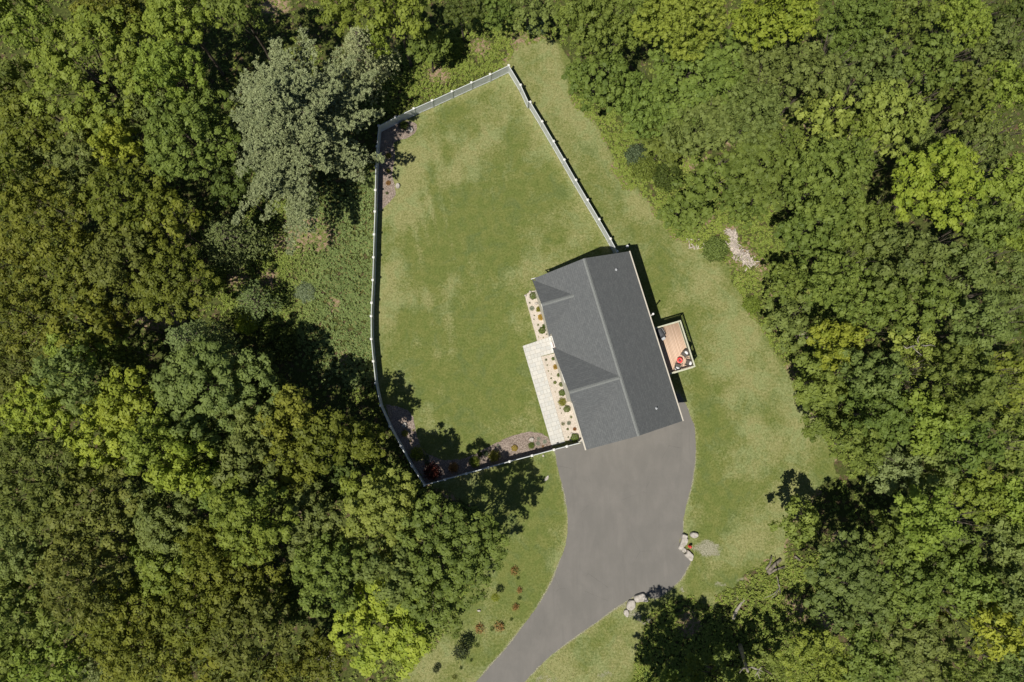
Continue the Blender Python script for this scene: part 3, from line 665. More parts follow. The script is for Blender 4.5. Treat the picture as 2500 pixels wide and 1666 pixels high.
fence('vinyl_fence', FB, 'white vinyl fence from the sharp bottom corner to the garage end of house', gates={6: 0.0}, skip_last=True)

# ================================================================== rocks
def rock(outline, h, label, cat='boulder', name='boulder', seed=1, mat=None, group=None, rough=.06, top=.80):
    """irregular stone raised from a ground outline"""
    ct = Vector((sum(p[0] for p in outline)/len(outline), sum(p[1] for p in outline)/len(outline)))
    pts = smooth_poly([(p[0]-ct.x, p[1]-ct.y) for p in outline], 4); bm = bmesh.new(); rings = []
    for s, z in ((1.0, -.1), (1.04, h*.3), (1.0, h*.62), (.93, h*.88), (top, h*.99), (top*.6, h*1.03), (top*.25, h*1.02)):
        rings.append([bm.verts.new((x*s, y*s, z)) for x, y in pts])
    for A_, B_ in zip(rings, rings[1:]):
        for k in range(len(pts)): bm.faces.new((A_[k], A_[(k+1) % len(pts)], B_[(k+1) % len(pts)], B_[k]))
    bm.faces.new(rings[-1]); bmesh.ops.subdivide_edges(bm, edges=bm.edges[:], cuts=1, use_grid_fill=True)
    co = np.array([v.co[:] for v in bm.verts]); sz = max(np.ptp(co[:, 0]), np.ptp(co[:, 1]))
    n1 = fbm(co[:, 0]+seed*3.1, co[:, 1]+co[:, 2]*1.7, sz*.28, seed, 3)-.5; n2 = fbm(co[:, 1]-seed, co[:, 0]+co[:, 2], sz*.35, seed+9, 3)-.5
    for v, a, b in zip(bm.verts, n1, n2): v.co += Vector((a, b, (a+b)*.7))*rough*sz*2*(1 if v.co.z > 0 else .2)
    o = link(name, bm_mesh(name, bm), mat or STONE, label=label, cat=cat, group=group); o.location = (ct.x, ct.y, 0)
    return o
def ell(f, cx, cy, rx, ry, ang=0, n=9, seed=0):
    r = random.Random(seed); out = []
    for k in range(n):
        a = 2*math.pi*k/n; s = r.uniform(.86, 1.1); x, y = rx*s*math.cos(a), ry*s*math.sin(a); out.append(P(*f(cx+x*math.cos(ang)-y*math.sin(ang), cy+x*math.sin(ang)+y*math.cos(ang))))
    return out
rock([P(*c7(*p)) for p in [(425, 262), (530, 310), (512, 350), (540, 425), (495, 560), (440, 600), (378, 708), (285, 640), (345, 480), (378, 300)]], .5, 'long pale stone slab on the driveway edge beside the red hydrant', seed=2, rough=.03, top=.9)
rock(ell(c7, 712, 300, 122, 82, .12, 9, 4), .45, 'rounded pale boulder on the grass just above the red hydrant', seed=3, rough=.04)
rock(ell(c7, 445, 712, 58, 62, .5, 7, 5), .3, 'small rounded boulder wedged between two long slabs at the drive edge', seed=4)
rock([P(*c7(*p)) for p in [(515, 700), (560, 705), (640, 780), (695, 850), (672, 980), (620, 1000), (530, 925), (440, 825), (505, 770)]], .4, 'long pale slab below the red hydrant pointing down the driveway', seed=5, rough=.03, top=.88)
rock([P(*c5(*p)) for p in [(852, 985), (880, 970), (915, 964), (935, 985), (944, 1018), (900, 1020), (862, 1022)]], .5, 'largest white boulder where lower driveway meets the shaded trees', seed=6, rough=.035, top=.85)
rock(ell(c5, 829, 1044, 30, 38, .6, 9, 6), .42, 'oval pinkish boulder in the middle of three below the driveway', seed=7, rough=.04)
rock(ell(c5, 800, 1098, 18, 28, -.2, 8, 7), .35, 'smallest oval boulder of three at the lower driveway lawn corner', seed=8, rough=.04)
rock(ell(c4, 1925, 985, 28, 27, .3, 7, 8), .3, 'tan stone in the mulch bed close to the paver walk', 'rock', 'rock', 9)
rock(ell(c4, 495, 822, 26, 30, .3, 7, 9), .3, 'grey stone in the shaded mulch beside the left fence bend', 'rock', 'rock', 10)
rock(ell(c3, 567, 915, 30, 28, .3, 8, 10), .35, 'pale stone in the pine shade under the top fence', 'rock', 'rock', 11)
rock(ell(c9, 488, 1125, 38, 42, .3, 7, 11), .35, 'grey stone at the lawn edge of the top left mulch bed', 'rock', 'rock', 12)
rock(ell(c1, 318, 745, 20, 14, .3, 7, 12), .2, 'pinkish stone in the upper gravel bed beside the silver plant', 'rock', 'rock', 13)
rock(ell(c1, 197, 655, 13, 11, .3, 7, 13), .2, 'white stone at the outer top corner of the gravel bed', 'rock', 'rock', 14)
rock(ell(c1, 375, 857, 10, 9, .3, 7, 14), .2, 'tiny white stone between the two yellow shrubs by the house', 'rock', 'rock', 15)
rock(ell(c1, 250, 612, 14, 9, .2, 7, 19), .18, 'white edging stone left of the topmost round shrub', 'rock', 'rock', 21)
rock(ell(c1, 312, 603, 12, 7, .2, 7, 20), .18, 'white edging stone between topmost round shrub and the roof', 'rock', 'rock', 22)
rock(ell(c8, 525, 725, 20, 13, .1, 7, 15), .22, 'lone white stone on the lower lawn left of the driveway', 'rock', 'rock', 16)
rock(ell(c2, 397, 1352, 12, 14, .1, 7, 16), .2, 'small pale stone on grass just outside the bottom fence', 'rock', 'rock', 17)
rock(ell(c5, 262, 190, 22, 9, -1.0, 7, 17), .07, 'flat pale stone in the grass left of the driveway top', 'rock', 'rock', 18)
rock(ell(c2, 716, 1100, 12, 8, .1, 7, 18), .15, 'white stone beside the big round shrub near the fence gate', 'rock', 'rock', 19)

# hydrant
hx, hy = P(1685.5, 1335, .5)
t = empty('hydrant', (hx, hy, 0), label='small red fire hydrant standing on gravel between pale boulders', cat='hydrant')
bm = bmesh.new(); lathe(bm, [(.17, 0), (.17, .05), (.11, .07), (.11, .55), (.15, .57), (.15, .62), (.13, .66)], seg=16); link('barrel', bm_mesh('barrel', bm, True), RED, t)
bm = bmesh.new(); lathe(bm, [(.14, .661), (.12, .74), (.05, .80), (.04, .86)], seg=16); link('bonnet', bm_mesh('bonnet', bm, True), RED, t)
for s in (-1, 1, 0):
    bm = bmesh.new(); d = Vector((s, 0, 0)) if s else Vector((0, -1, 0)); add_tube(bm, [Vector((0, 0, .45))+d*.08, Vector((0, 0, .45))+d*.2], .07 if s else .085, 10); link('outlet', bm_mesh('outlet', bm), RED, t)
# grey post with a bowl standing off the far corner of the house
bx_, by_ = P(1530.5, 604); hx2, hy2 = P(1535, 596, 1.6)
t = empty('garden_post', (hx2-.15, hy2-.25, 0), label='small grey post with bowl standing in shadow off the far house corner', cat='post')
bm = bmesh.new(); add_tube(bm, [(0, 0, 0), (0, 0, 1.5)], [.05, .04], 8); link('pole', bm_mesh('pole', bm), GREY, t)
bm = bmesh.new(); lathe(bm, [(.03, 1.5), (.10, 1.52), (.16, 1.58), (.14, 1.58), (.09, 1.54), (.02, 1.53)], seg=14); link('bowl', bm_mesh('bowl', bm, True), GREY, t)

# ================================================================== foliage
def leaf_quads(C, N, size, asp=.62, r=rng):
    """rhombic leaves at C facing N"""
    n = len(C); N = N/np.maximum(np.linalg.norm(N, axis=1, keepdims=True), 1e-6)
    a = r.normal(size=(n, 3)); t1 = np.cross(N, a); t1 /= np.maximum(np.linalg.norm(t1, axis=1, keepdims=True), 1e-6); t2 = np.cross(N, t1)
    s = (size*r.uniform(.65, 1.3, n))[:, None] if np.isscalar(size) else size[:, None]
    V = np.stack([C+t1*s, C+t2*s*asp, C-t1*s, C-t2*s*asp], 1).reshape(-1, 3)
    return V, np.arange(n*4).reshape(n, 4)
def unit(a): return a/np.maximum(np.linalg.norm(a, axis=-1, keepdims=True), 1e-6)
def crown_mesh(name, seed, R, Hc, nl=9, spacing=.78, leaf=.15, per=42, flat=.75, gap=.10, crack=2.4):
    """broadleaf crown: lobes on the limbs, each carrying many leaf clumps; base of the crown at z=0"""
    r = np.random.default_rng(seed); lobes = [(0, 0, Hc*.56, R*.44)]; a0 = r.uniform(0, 6.28)
    for k in range(nl):
        a = a0+k*6.2832/nl+r.normal()*.22; d = R*r.uniform(.50, .76); rl = R*r.uniform(.24, .40)
        lobes.append((d*math.cos(a), d*math.sin(a), Hc*r.uniform(.18, .54), rl))
    for k in range(max(2, nl//2)):
        a = r.uniform(0, 6.28); d = R*r.uniform(.18, .50); lobes.append((d*math.cos(a), d*math.sin(a), Hc*r.uniform(.48, .74), R*r.uniform(.22, .36)))
    L = np.array(lobes); CC, NN, RR = [], [], []
    for i, (x, y, z, rl) in enumerate(L):
        n = int(2*math.pi*rl*rl*1.25/(spacing*spacing)); k = np.arange(n)+.5
        ph = np.arccos(1-1.38*k/n); th = math.pi*(1+5**.5)*k+r.uniform(0, 6)
        d = np.stack([np.cos(th)*np.sin(ph), np.sin(th)*np.sin(ph), np.cos(ph)], 1)
        rad = rl*(1+r.normal(size=n)*.10)[:, None]
        c = np.array([x, y, z])+d*rad*np.array([1, 1, flat]); c += r.normal(size=c.shape)*spacing*.16
        keep = r.random(n) > .05; ox = seed*13.7
        keep &= np.abs(fbm(c[:, 0]+ox, c[:, 1]-ox, crack, seed, 2)-.5) > gap
        for j, (X, Y, Zc, Rl) in enumerate(L):
            if j == i: continue
            q = (c-np.array([X, Y, Zc]))/np.array([1, 1, flat]); keep &= np.linalg.norm(q, axis=1) > Rl*.80
        CC.append(c[keep]); NN.append(d[keep])
    C = np.concatenate(CC); N = np.concatenate(NN); n = len(C); rc = spacing*r.uniform(.42, .72, n); tint = r.random(n)
    I = np.repeat(np.arange(n), per); m = len(I)
    up = np.array([0, 0, 1.0]); base = unit(N[I]*.5+up*.7)
    q = unit(r.normal(size=(m, 3))+base*.9); pos = C[I]+q*(rc[I]*r.random(m)**.45)[:, None]*np.array([1, 1, .75])
    nrm = unit(q*.75+up*.40+r.normal(size=(m, 3))*.23)
    # sparse leaves inside so the crown is not hollow
    k = int(m*.16); j = r.integers(0, len(L), k); qi = unit(r.normal(size=(k, 3)))*(r.random(k)**.5)[:, None]
    pin = L[j, :3]+qi*(L[j, 3]*.85)[:, None]*np.array([1, 1, flat])
    pos = np.concatenate([pos, pin]); nrm = np.concatenate([nrm, unit(r.normal(size=(k, 3))+up*.6)])
    var = np.concatenate([tint[I]*.65+r.random(m)*.35, r.random(k)*.5])
    V, Qd = leaf_quads(pos, nrm, leaf*np.exp(r.normal(size=len(pos))*.28), .66, r)
    return mesh_quads(name, V, Qd, np.repeat(var, 4)), L
def trunk_mesh(name, Hb, L, r0, seed):
    """trunk from the ground to the crown base at Hb, limbs out to the lobes"""
    r = random.Random(seed); bm = bmesh.new(); z0 = -.3
    top = Vector((r.uniform(-.3, .3), r.uniform(-.3, .3), Hb+L[0][2]*.9))
    pts = [Vector((0, 0, z0)), Vector((0, 0, .3)), Vector((r.uniform(-.2, .2), r.uniform(-.2, .2), Hb*.5)), Vector((top.x*.6, top.y*.6, Hb)), top]
    add_tube(bm, pts, [r0*1.5, r0, r0*.82, r0*.6, r0*.2], 8)
    for k, (x, y, z, rl) in enumerate(L[1:]):
        s = pts[2].lerp(pts[3], r.uniform(.3, 1.0)); e = Vector((x, y, Hb+z)); m = s.lerp(e, .5)+Vector((r.uniform(-.3, .3), r.uniform(-.3, .3), -.25))
        add_tube(bm, [s, m, e], [r0*.38, r0*.25, r0*.10], 6)
        for q in range(3):
            e2 = e+Vector((r.uniform(-1, 1), r.uniform(-1, 1), r.uniform(0, .8)))*rl*.7; add_tube(bm, [m.lerp(e, .5), e2], [r0*.12, r0*.04], 5)
    return bm_mesh(name, bm, True)
VAR = {}; LAST = {}
def variant(key, seed, R, H, **k):
    Hc = min(H*.55, R*1.35); me, L = crown_mesh('crown', seed, R, Hc, **k); Hb = H-Hc*.52-R*.52*k.get('flat', .75)
    Hb = max(Hb, .4); VAR.setdefault(key, []).append(dict(R=R, H=H, Hc=Hc, Hb=Hb, crown=me, trunk=trunk_mesh('trunk', Hb, [tuple(l) for l in L], .028*R+.07, seed)))
# broad crowns of several sizes and habits
for i, (R, H, nl) in enumerate([(6.4, 19, 11), (6.0, 18, 10), (5.2, 17, 9), (5.0, 16, 9), (4.2, 15, 8), (3.9, 14, 8), (3.0, 11, 7), (2.8, 10, 6), (1.9, 6, 5)]):
    variant('clumpy', 100+i, R, H, nl=nl, spacing=1.0, leaf=.135, per=74, flat=.92, gap=.045, crack=2.8)
for i, (R, H, nl) in enumerate([(6.6, 18, 12), (5.6, 17, 11), (4.8, 16, 10), (4.0, 14, 9), (3.0, 11, 8), (2.0, 6, 6)]):
    variant('fine', 200+i, R, H, nl=nl, spacing=.80, leaf=.12, per=46, flat=.74, gap=.030, crack=2.3)
for i, (R, H, nl) in enumerate([(6.2, 18, 12), (5.2, 17, 11), (4.2, 15, 10), (3.2, 12, 8), (2.2, 8, 6)]):
    variant('loose', 300+i, R, H, nl=nl, spacing=1.0, leaf=.13, per=62, flat=.90, gap=.05, crack=1.8)
def copy_tree(name, v, palette, loc, rz, sc, **k):
    t = empty(name, loc, rz, **k); t.scale = sc
    c = bpy.data.objects.new('crown', v['crown']); COL.objects.link(c); c.parent = t; c.location = (0, 0, v['Hb']); LAST['crown'] = c
    if not v['crown'].materials: v['crown'].materials.append(LEAF['mid'])
    c.material_slots[0].link = 'OBJECT'; c.material_slots[0].material = LEAF[palette]
    s = link('trunk', v['trunk'], BARK, t)
    return t
def tree(dx, dy, dr, pal, label, style='clumpy', H=None, name='broadleaf_tree', cat='tree', group=None, sq=1.0, off=0):
    """dx,dy,dr: crown centre and radius in the overview; H total height"""
    cands = VAR[style]; H0 = H or (17 if dr > 85 else 15.5 if dr > 62 else 13 if dr > 45 else 10 if dr > 30 else 6)
    H0 *= 1+.15*math.sin(dx*12.9+dy*7.7) if H0 > 12 else 1
    zc = H0*.74; Rm = dr*D*(CAMH-zc)/FPX
    order = sorted(range(len(cands)), key=lambda i: abs(cands[i]['R']-Rm)); v = cands[order[(int(dx*7+dy*3)+off) % 2]]
    x, y = PD(dx, dy, zc); s = Rm/v['R']; sz = H0/v['H']
    rr = random.Random(int(dx*31+dy)); a = rr.uniform(0, 6.28); s *= 1.02
    dist = math.hypot(x, y); d = min(3.2, max(0, zc*dist/CAMH-.5*Rm)) if dx > 1100 else 0   # forest-edge crowns lean out to the light
    ux, uy = x/dist, y/dist; t = copy_tree(name, v, pal, (x+ux*d, y+uy*d, 0), a, (s*sq, s/sq, sz), label=label, cat=cat, group=group)
    c_, s_ = math.cos(-a), math.sin(-a); ox, oy = -ux*d, -uy*d
    LAST['crown'].location = ((ox*c_-oy*s_)/(s*sq), (ox*s_+oy*c_)/(s/sq), v['Hb'])
    return t

# ------------------------------------------------------------------ conifers
def conifer_mesh(name, seed, R, H, nb=64, z0=.28, tuft=.20, per=11, droop=.0, irr=.3, step=.34, wf=.32):
    r = np.random.default_rng(seed); P_, N_, V_ = [], [], []; arms = []
    for k in range(nb):
        t = (k+.5)/nb; z = H*(z0+(.97-z0)*t); a = k*2.39996+r.normal()*.25
        L = R*(1-t**1.8)*r.uniform(1-irr, 1.10)+.35; L *= 1+.12*math.sin(2*a+seed)
        dr_ = np.array([math.cos(a), math.sin(a), 0]); side = np.array([-math.sin(a), math.cos(a), 0]); n = max(3, int(L/step)); tip = None
        for i in range(n):
            s = .18+.82*(i+.5)/n; p = dr_*L*s+np.array([0, 0, z+L*(.10*s-droop*s*s)]); w = min(L, 4.5)*wf*math.sin(math.pi*min(1, s*.86+.12))*r.uniform(.55, 1.3)+.12
            for sd in (-1, 1):
                m = max(1, int(w/.26))
                for j in range(m+1):
                    q = p+side*sd*w*(j/(m+.01))+dr_*w*.55*(j/(m+.01))+np.array([0, 0, r.normal()*.10+.05])
                    V_.append(q)
        arms.append((dr_*L*.95+np.array([0, 0, z+L*(.1-droop)]), z))
    C = np.array(V_); C = C+r.normal(size=C.shape)*.07; keep = r.random(len(C)) > .16; C = C[keep]; tint = r.random(len(C))
    I = np.repeat(np.arange(len(C)), per); m = len(I); q = unit(r.normal(size=(m, 3))+np.array([0, 0, .55])); out = C[I]*np.array([1, 1, 0]); out = unit(out)*.5
    pos = C[I]+q*tuft*.75*r.random(m)[:, None]; nrm = unit(np.cross(q+out, r.normal(size=(m, 3)))+np.array([0, 0, .8]))
    V, Qd = leaf_quads(pos, nrm, tuft*.48, .36, r)
    return mesh_quads(name, V, Qd, np.repeat(tint[I]*.6+r.random(m)*.4, 4)), arms
def conifer(dx, dy, dr, pal, label, seed, H, name='pine_tree', **k):
    zc = H*.62; Rm = dr*D*(CAMH-zc)/FPX; me, arms = conifer_mesh('crown', seed, Rm, H, **k)
    x, y = PD(dx, dy, zc); t = empty(name, (x, y, 0), label=label, cat='tree'); link('crown', me, LEAF[pal], t)
    bm = bmesh.new(); add_tube(bm, [(0, 0, -.3), (0, 0, H*.5), (0, 0, H*.97)], [.018*H, .012*H, .03], 9)
    for e, z in arms: add_tube(bm, [(0, 0, z), tuple(np.array([e[0]*.5, e[1]*.5, z+(e[2]-z)*.4])), tuple(e)], [.06, .04, .015], 5, False)
    link('trunk', bm_mesh('trunk', bm, True), BARK, t)
    return t

# ================================================================== trees (centre, radius, foliage, label, habit, height)
WL, WR = 'trees of the left woods', 'trees of the right woods'
T = [
 # --- left woods, top to bottom
 (60,40,92,'fresh','mid green tree filling the top left corner of the picture','clumpy',17),
 (20,195,70,'mid','green tree at the left edge just under the top left corner tree','clumpy',15),
 (215,165,150,'fresh','very wide yellow-green tree, largest crown near the top left corner','clumpy',19),
 (265,40,85,'olive','olive tree on the top edge, first right of the corner tree','loose',15),
 (420,50,100,'fresh','bright green tree on top edge beside an olive one, far left','clumpy',18),
 (555,35,80,'mid','green tree on the top edge above the big grey pine','clumpy',17),
 (405,180,85,'fresh','yellow-green tree between the widest top left crown and the grey pine','clumpy',17),
 (440,320,115,'mid','broad dull green tree touching the left side of the grey pine','clumpy',18),
 (345,250,70,'sage','dull green tree between the widest top left crown and a broad dull one','clumpy',15),
 (185,395,85,'sage','grey-green rounded tree under the widest top left crown','clumpy',16),
 (285,345,55,'lime','bright yellow-green small tree over the shoulder of a grey-green one','clumpy',16.5),
 (225,290,55,'olive','small olive tree in the dark gap under the widest top left crown','loose',12),
 (75,310,95,'olive','olive tree near left edge under the upper dark gap','loose',16),
 (25,430,75,'olive','yellowish olive tree against the left edge a quarter of the way down','loose',16),
 (120,500,100,'olive','olive tree right of the yellowish one on the left edge','loose',16),
 (300,470,105,'olive','broad olive tree below the bright yellow-green small one','loose',17),
 (400,520,70,'olive','olive tree reaching the dark hollow under the grey pine','loose',15),
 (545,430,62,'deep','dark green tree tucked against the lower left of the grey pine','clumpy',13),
 (30,590,80,'olive','dark olive tree on the left edge above its middle','loose',15),
 (165,630,100,'olive','wide olive tree in the middle of the left woods','loose',16),
 (300,610,85,'brown','brownish olive tree left of the conifer with a dark shade gap','loose',15),
 (400,650,95,'olive','olive tree whose right side borders the bare patch of clearing','loose',16),
 (55,730,95,'olive','yellow-olive tree at the middle of the left edge','loose',16),
 (190,745,75,'olive','olive tree above the pale yellow-green pair, middle left','loose',14),
 (290,740,42,'olive','small round olive tree above the reddish bare ground','loose',12),
 (50,860,85,'brown','dull brownish tree on the left edge just below the middle','loose',15),
 (180,800,65,'fresh','pale yellow-green tree, upper of a pair in the middle left','clumpy',15),
 (190,870,75,'sage','pale grey-green tree, lower of a pair in the middle left','clumpy',15),
 (270,800,40,'mid','small green tree shaded right of a pale yellow-green pair','clumpy',12),
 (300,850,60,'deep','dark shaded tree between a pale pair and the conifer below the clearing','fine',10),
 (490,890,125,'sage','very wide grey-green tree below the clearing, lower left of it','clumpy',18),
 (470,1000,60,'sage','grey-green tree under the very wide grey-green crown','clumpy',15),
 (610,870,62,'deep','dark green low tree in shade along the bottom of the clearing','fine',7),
 (100,950,85,'lime','bright lime tree in from the left edge, upper of the lime band','clumpy',15.5),
 (300,930,85,'lime','bright lime tree in the middle of the lime band of trees','clumpy',16),
 (240,1020,90,'lime','bright lime tree at the lower side of the lime band','clumpy',16),
 (360,1020,75,'fresh','yellow-green tree at the right end of the lime band, upper one','clumpy',15.5),
 (430,1070,75,'lime','bright lime tree at the lower right tip of the lime band','clumpy',16),
 (35,1010,65,'sage','grey-green tree on the left edge below the lime band start','clumpy',14),
 (600,970,65,'sage','grey-green tree joined right of a very wide grey-green crown','clumpy',15),
 (580,1060,88,'sage','tall grey-green tree left of the golden olive pair','clumpy',17),
 (680,960,70,'ygreen_t','golden green tree, upper left of the golden pair near the left fence','clumpy',16),
 (765,1005,82,'olive','golden olive tree with pale branches left of the fence bend','clumpy',13),
 (690,1070,70,'olive','golden olive tree, lowest of the golden group left of the fence','clumpy',15),
 (835,1020,50,'olive','shaded olive tree beside the lower left fence bend','clumpy',8.5),
 (760,1100,60,'deep','dark shaded tree under the golden olive group','fine',9),
 (90,1110,110,'brown','wide brownish tree on the left below the lime band','loose',16),
 (220,1170,115,'brown','wide dull brown-green tree, second from the left edge under the lime band','loose',16),
 (385,1190,95,'sage','rounded grey-green tree with fine clumps under the lime band tip','clumpy',17),
 (395,1290,95,'fresh','green tree overlapping the lower side of a rounded grey-green one','clumpy',15.5),
 (520,1110,70,'mid','green tree under the tall grey-green one, beside the lime tip','clumpy',15),
 (580,1190,98,'fresh','yellow-green tree between two grey-green ones in the lower left woods','clumpy',16),
 (705,1190,90,'sage','grey-green tree left of the pale lime tree nearest the fence corner','clumpy',16),
 (845,1125,62,'fresh','pale green tree outside the left fence just above its bottom corner','clumpy',12),
 (888,1192,106,'limep','large pale lime tree next to the bottom corner of the fence','clumpy',15.5),
 (500,1250,65,'olive','olive tree in the lower left woods, left of a yellow-green one','loose',15),
 (1030,1290,130,'mid','large mid green tree reaching furthest right onto lower lawn','clumpy',17),
 (770,1310,90,'mid','green tree left of the large one that reaches over lower lawn','clumpy',14),
 (900,1310,75,'sage','dull green tree between pale lime tree and bright lime one below it','clumpy',14.5),
 (890,1435,108,'lime','large bright lime tree standing beside the lower lawn','clumpy',16),
 (1000,1400,75,'mid','green tree at the lawn edge, right behind the large bright lime one','clumpy',13),
 (50,1270,90,'sage','grey-green tree on the left edge in the lower quarter','clumpy',16),
 (60,1420,105,'mid','wide green tree at left edge above the bottom left corner','clumpy',16),
 (150,1510,85,'fresh','green tree near the bottom left corner, second from the left edge','clumpy',15),
 (195,1330,95,'brown','dull brown-green tree below the two wide brownish ones','loose',16),
 (275,1410,90,'olive','yellow-brown tree in the lower left, left of a green rounded one','loose',15.5),
 (340,1490,95,'olive','yellow-olive tree on the bottom edge of lower left woods','loose',15),
 (445,1410,95,'olive','olive tree right under the green one overlapping a grey-green crown','loose',15.5),
 (560,1340,95,'olive','olive green tree in the middle of the lower left woods','loose',15),
 (590,1450,90,'brown','dark olive tree below another olive one in the lower left woods','loose',14),
 (470,1530,75,'olive','olive tree on the bottom edge between two other olive ones','loose',14),
 (240,1515,48,'pale','small greyish tree by the bottom edge beside a yellow-olive one','fine',12),
 (690,1370,62,'deep','dark low tree in the shade hollow left of large bright lime one','fine',9),
 (740,1510,62,'olive','small golden olive tree on the bottom edge left of the large lime one','clumpy',11),
 (660,1545,60,'olive','olive tree cut by the bottom edge, left of the small golden one','loose',12),
 (20,1545,60,'mid','green tree in the very bottom left corner','clumpy',15),
 (560,1555,60,'brown','dull olive tree cut by the bottom edge under a dark olive one','loose',13),
 # --- top middle
 (790,30,72,'fresh','bright green tree on top edge right above the smaller pine','clumpy',15),
 (920,45,80,'fresh','bright green tree on top edge, right of the one over the smaller pine','clumpy',14.5),
 (985,110,48,'mid','small green bushy tree above the pine shadow and top fence','clumpy',8),
 (870,95,42,'fresh','small bright green crown just above the right arms of the pine','clumpy',12),
 (1060,25,55,'deep','dark green tree on the top edge over the shaded gap','fine',9),
 (1140,30,50,'mid','green low tree on top edge above the tip of the fence','fine',8),
 (1215,35,55,'sage','blue-green low tree on top edge, left of the right woods','fine',8),
 # --- right woods
 (1350,70,105,'mid','wide green tree on top edge, first of the right woods','fine',16),
 (1370,190,95,'mid','green tree reaching over the grass strip near the fence top','fine',14),
 (1455,50,75,'mid','green tree on the top edge, second of the right woods','fine',15),
 (1560,55,115,'fresh','wide yellow-green tree on top edge, left of the brightest one','fine',17),
 (1770,55,112,'lime','brightest lime tree on the top edge of the right woods','fine',17),
 (1600,190,135,'mid','very wide green tree under the wide yellow-green top one','fine',17),
 (1470,255,88,'mid','green tree along the grass strip, below the one reaching over it','fine',13),
 (1740,170,85,'sage','dull green tree just under the brightest lime tree','fine',16),
 (1850,200,95,'sage','dull green tree right of the one under the brightest lime tree','fine',16),
 (1600,300,95,'sage','dull green tree above small clearing with grey rocks in right woods','fine',15),
 (1720,280,90,'sage','dull green tree between the small dry opening and the lime group','fine',15),
 (1520,340,62,'mid','low green tree at the forest border above the blue-green shrub','fine',9),
 (1955,70,95,'mid','green tree on top edge, first right of the brightest lime one','fine',17),
 (2065,50,85,'mid','green tree on top edge above the double lime group','fine',17),
 (1990,170,75,'sage','dull green tree above the double lime group','fine',15),
 (2120,170,95,'mid','broad green tree up and right of the double lime group','fine',17),
 (2190,60,85,'fresh','yellow-green tree on the top edge near the right corner','fine',17),
 (2270,130,80,'sage','grey-green tree below the yellow-green one near the top right corner','fine',16),
 (2325,40,62,'deep','dark tree filling the top right corner','fine',13),
 (2030,280,105,'limep','large pale lime tree, right one of the double lime group','fine',17),
 (1885,290,72,'limep','smaller pale lime tree, left one of the double lime group','fine',15.5),
 (2290,230,85,'fresh','yellow-green tree on right edge under the top right corner','fine',16),
 (2190,240,72,'mid','green tree between the double lime group and right edge','fine',15),
 (2240,340,70,'sage','dull green tree right above the brightest middle lime tree','fine',14.5),
 (2135,430,120,'lime','brightest lime tree in the middle of right woods, very wide','clumpy',17),
 (2110,340,45,'sage','small dull green tree between two bright lime crowns','fine',13),
 (1750,390,115,'mid','wide flat green tree below the small dry opening','fine',15),
 (1890,420,120,'mid','widest flat green tree, left of the brightest middle lime tree','fine',16.5),
 (1620,430,78,'mid','green tree at the border of the strip, right of dark leafless bush','fine',11),
 (1560,490,60,'mid','low green bushy tree nearest the house corner on forest border','fine',7),
 (1960,330,60,'fresh','yellow-green tree squeezed under the left pale lime tree','fine',14),
 (2310,440,90,'fresh','yellow-green tree on right edge beside the very wide lime one','clumpy',16),
 (2235,530,75,'mid','green tree under the right end of the very wide lime tree','clumpy',15),
 (2330,560,62,'fresh','yellow-green tree on the right edge, second under the bright one','clumpy',14.5),
 (1705,470,62,'mid','green tree above the pale brush pile','fine',11),
 (1850,535,95,'mid','green tree right of the pale brush pile','fine',15),
 (1960,540,95,'mid','green tree under the widest flat green tree','fine',15.5),
 (2070,600,90,'sage','dull green tree directly below the very wide lime tree','clumpy',16),
 (2180,640,95,'sage','broad dull green tree lower right of the very wide lime tree','clumpy',16),
 (2300,660,85,'sage','dull green tree on the right edge above the dark hollow','clumpy',15.5),
 (1803,655,58,'mid','green tree right beside the lower end of the brush pile','fine',10),
 (1880,650,80,'mid','green tree one row in from the pale brush pile','fine',14),
 (1980,690,95,'mid','green tree in the middle of the right woods above a black gap','fine',16),
 (1810,740,65,'sage','blue-green low tree on the forest border across from the deck','fine',9),
 (2090,710,95,'mid','broad green tree left of a dark hollow near the right edge','clumpy',16),
 (2220,760,95,'sage','broad dull tree left of the black hollow at the right edge','clumpy',16),
 (2325,760,60,'deep','dark tree in the hollow on the right edge at mid height','fine',11),
 (1920,790,62,'lime','bright lime tree by itself near the forest border across the deck','clumpy',13),
 (2090,810,80,'limep','pale yellow-green tree with bare crooked branches showing','clumpy',15),
 (1870,880,72,'mid','green tree on the lawn border just below a lime one','clumpy',13),
 (1980,870,75,'sage','dull green tree right of the border tree under the lime one','clumpy',15),
 (2200,880,100,'mid','broad green tree right of the pale one with bare branches','clumpy',16.5),
 (2320,880,80,'fresh','yellow-green tree on the right edge just below the middle','clumpy',16),
 (1880,960,62,'mid','low dark green tree with its shadow side on the lawn border','clumpy',10),
 (2010,950,95,'mid','green tree above the grey-green pale one by the shaded lawn nook','clumpy',16),
 (2120,960,88,'fresh','yellow-green tree in the middle of the lower right woods top row','clumpy',16),
 (1960,1020,75,'mid','green tree at the rightmost bulge of the lawn','clumpy',13.5),
 (2190,1010,90,'mid','green tree left of the dark gap near the right edge','clumpy',15.5),
 (2320,1010,80,'mid','green tree on the right edge below the yellow-green one','clumpy',15),
 (2040,1070,62,'pale','pale grey-green tree up and right of the shaded lawn nook','clumpy',14),
 (2130,1085,72,'sage','rounded grey-green tree just right of the pale one','clumpy',15),
 (2240,1130,95,'fresh','yellow-green tree near the right edge above a black gap','clumpy',15.5),
 (2330,1150,70,'fresh','yellow-green tree on right edge beside another yellow-green one','clumpy',15),
 (2110,1190,95,'fresh','green tree below the rounded grey-green one, shading the nook','clumpy',15.5),
 (1835,1200,52,'limep','small bright tree standing out on the lawn at the shaded nook','clumpy',9),
 (2060,1225,95,'mid','long green crown reaching left below the shaded nook','clumpy',14.5),
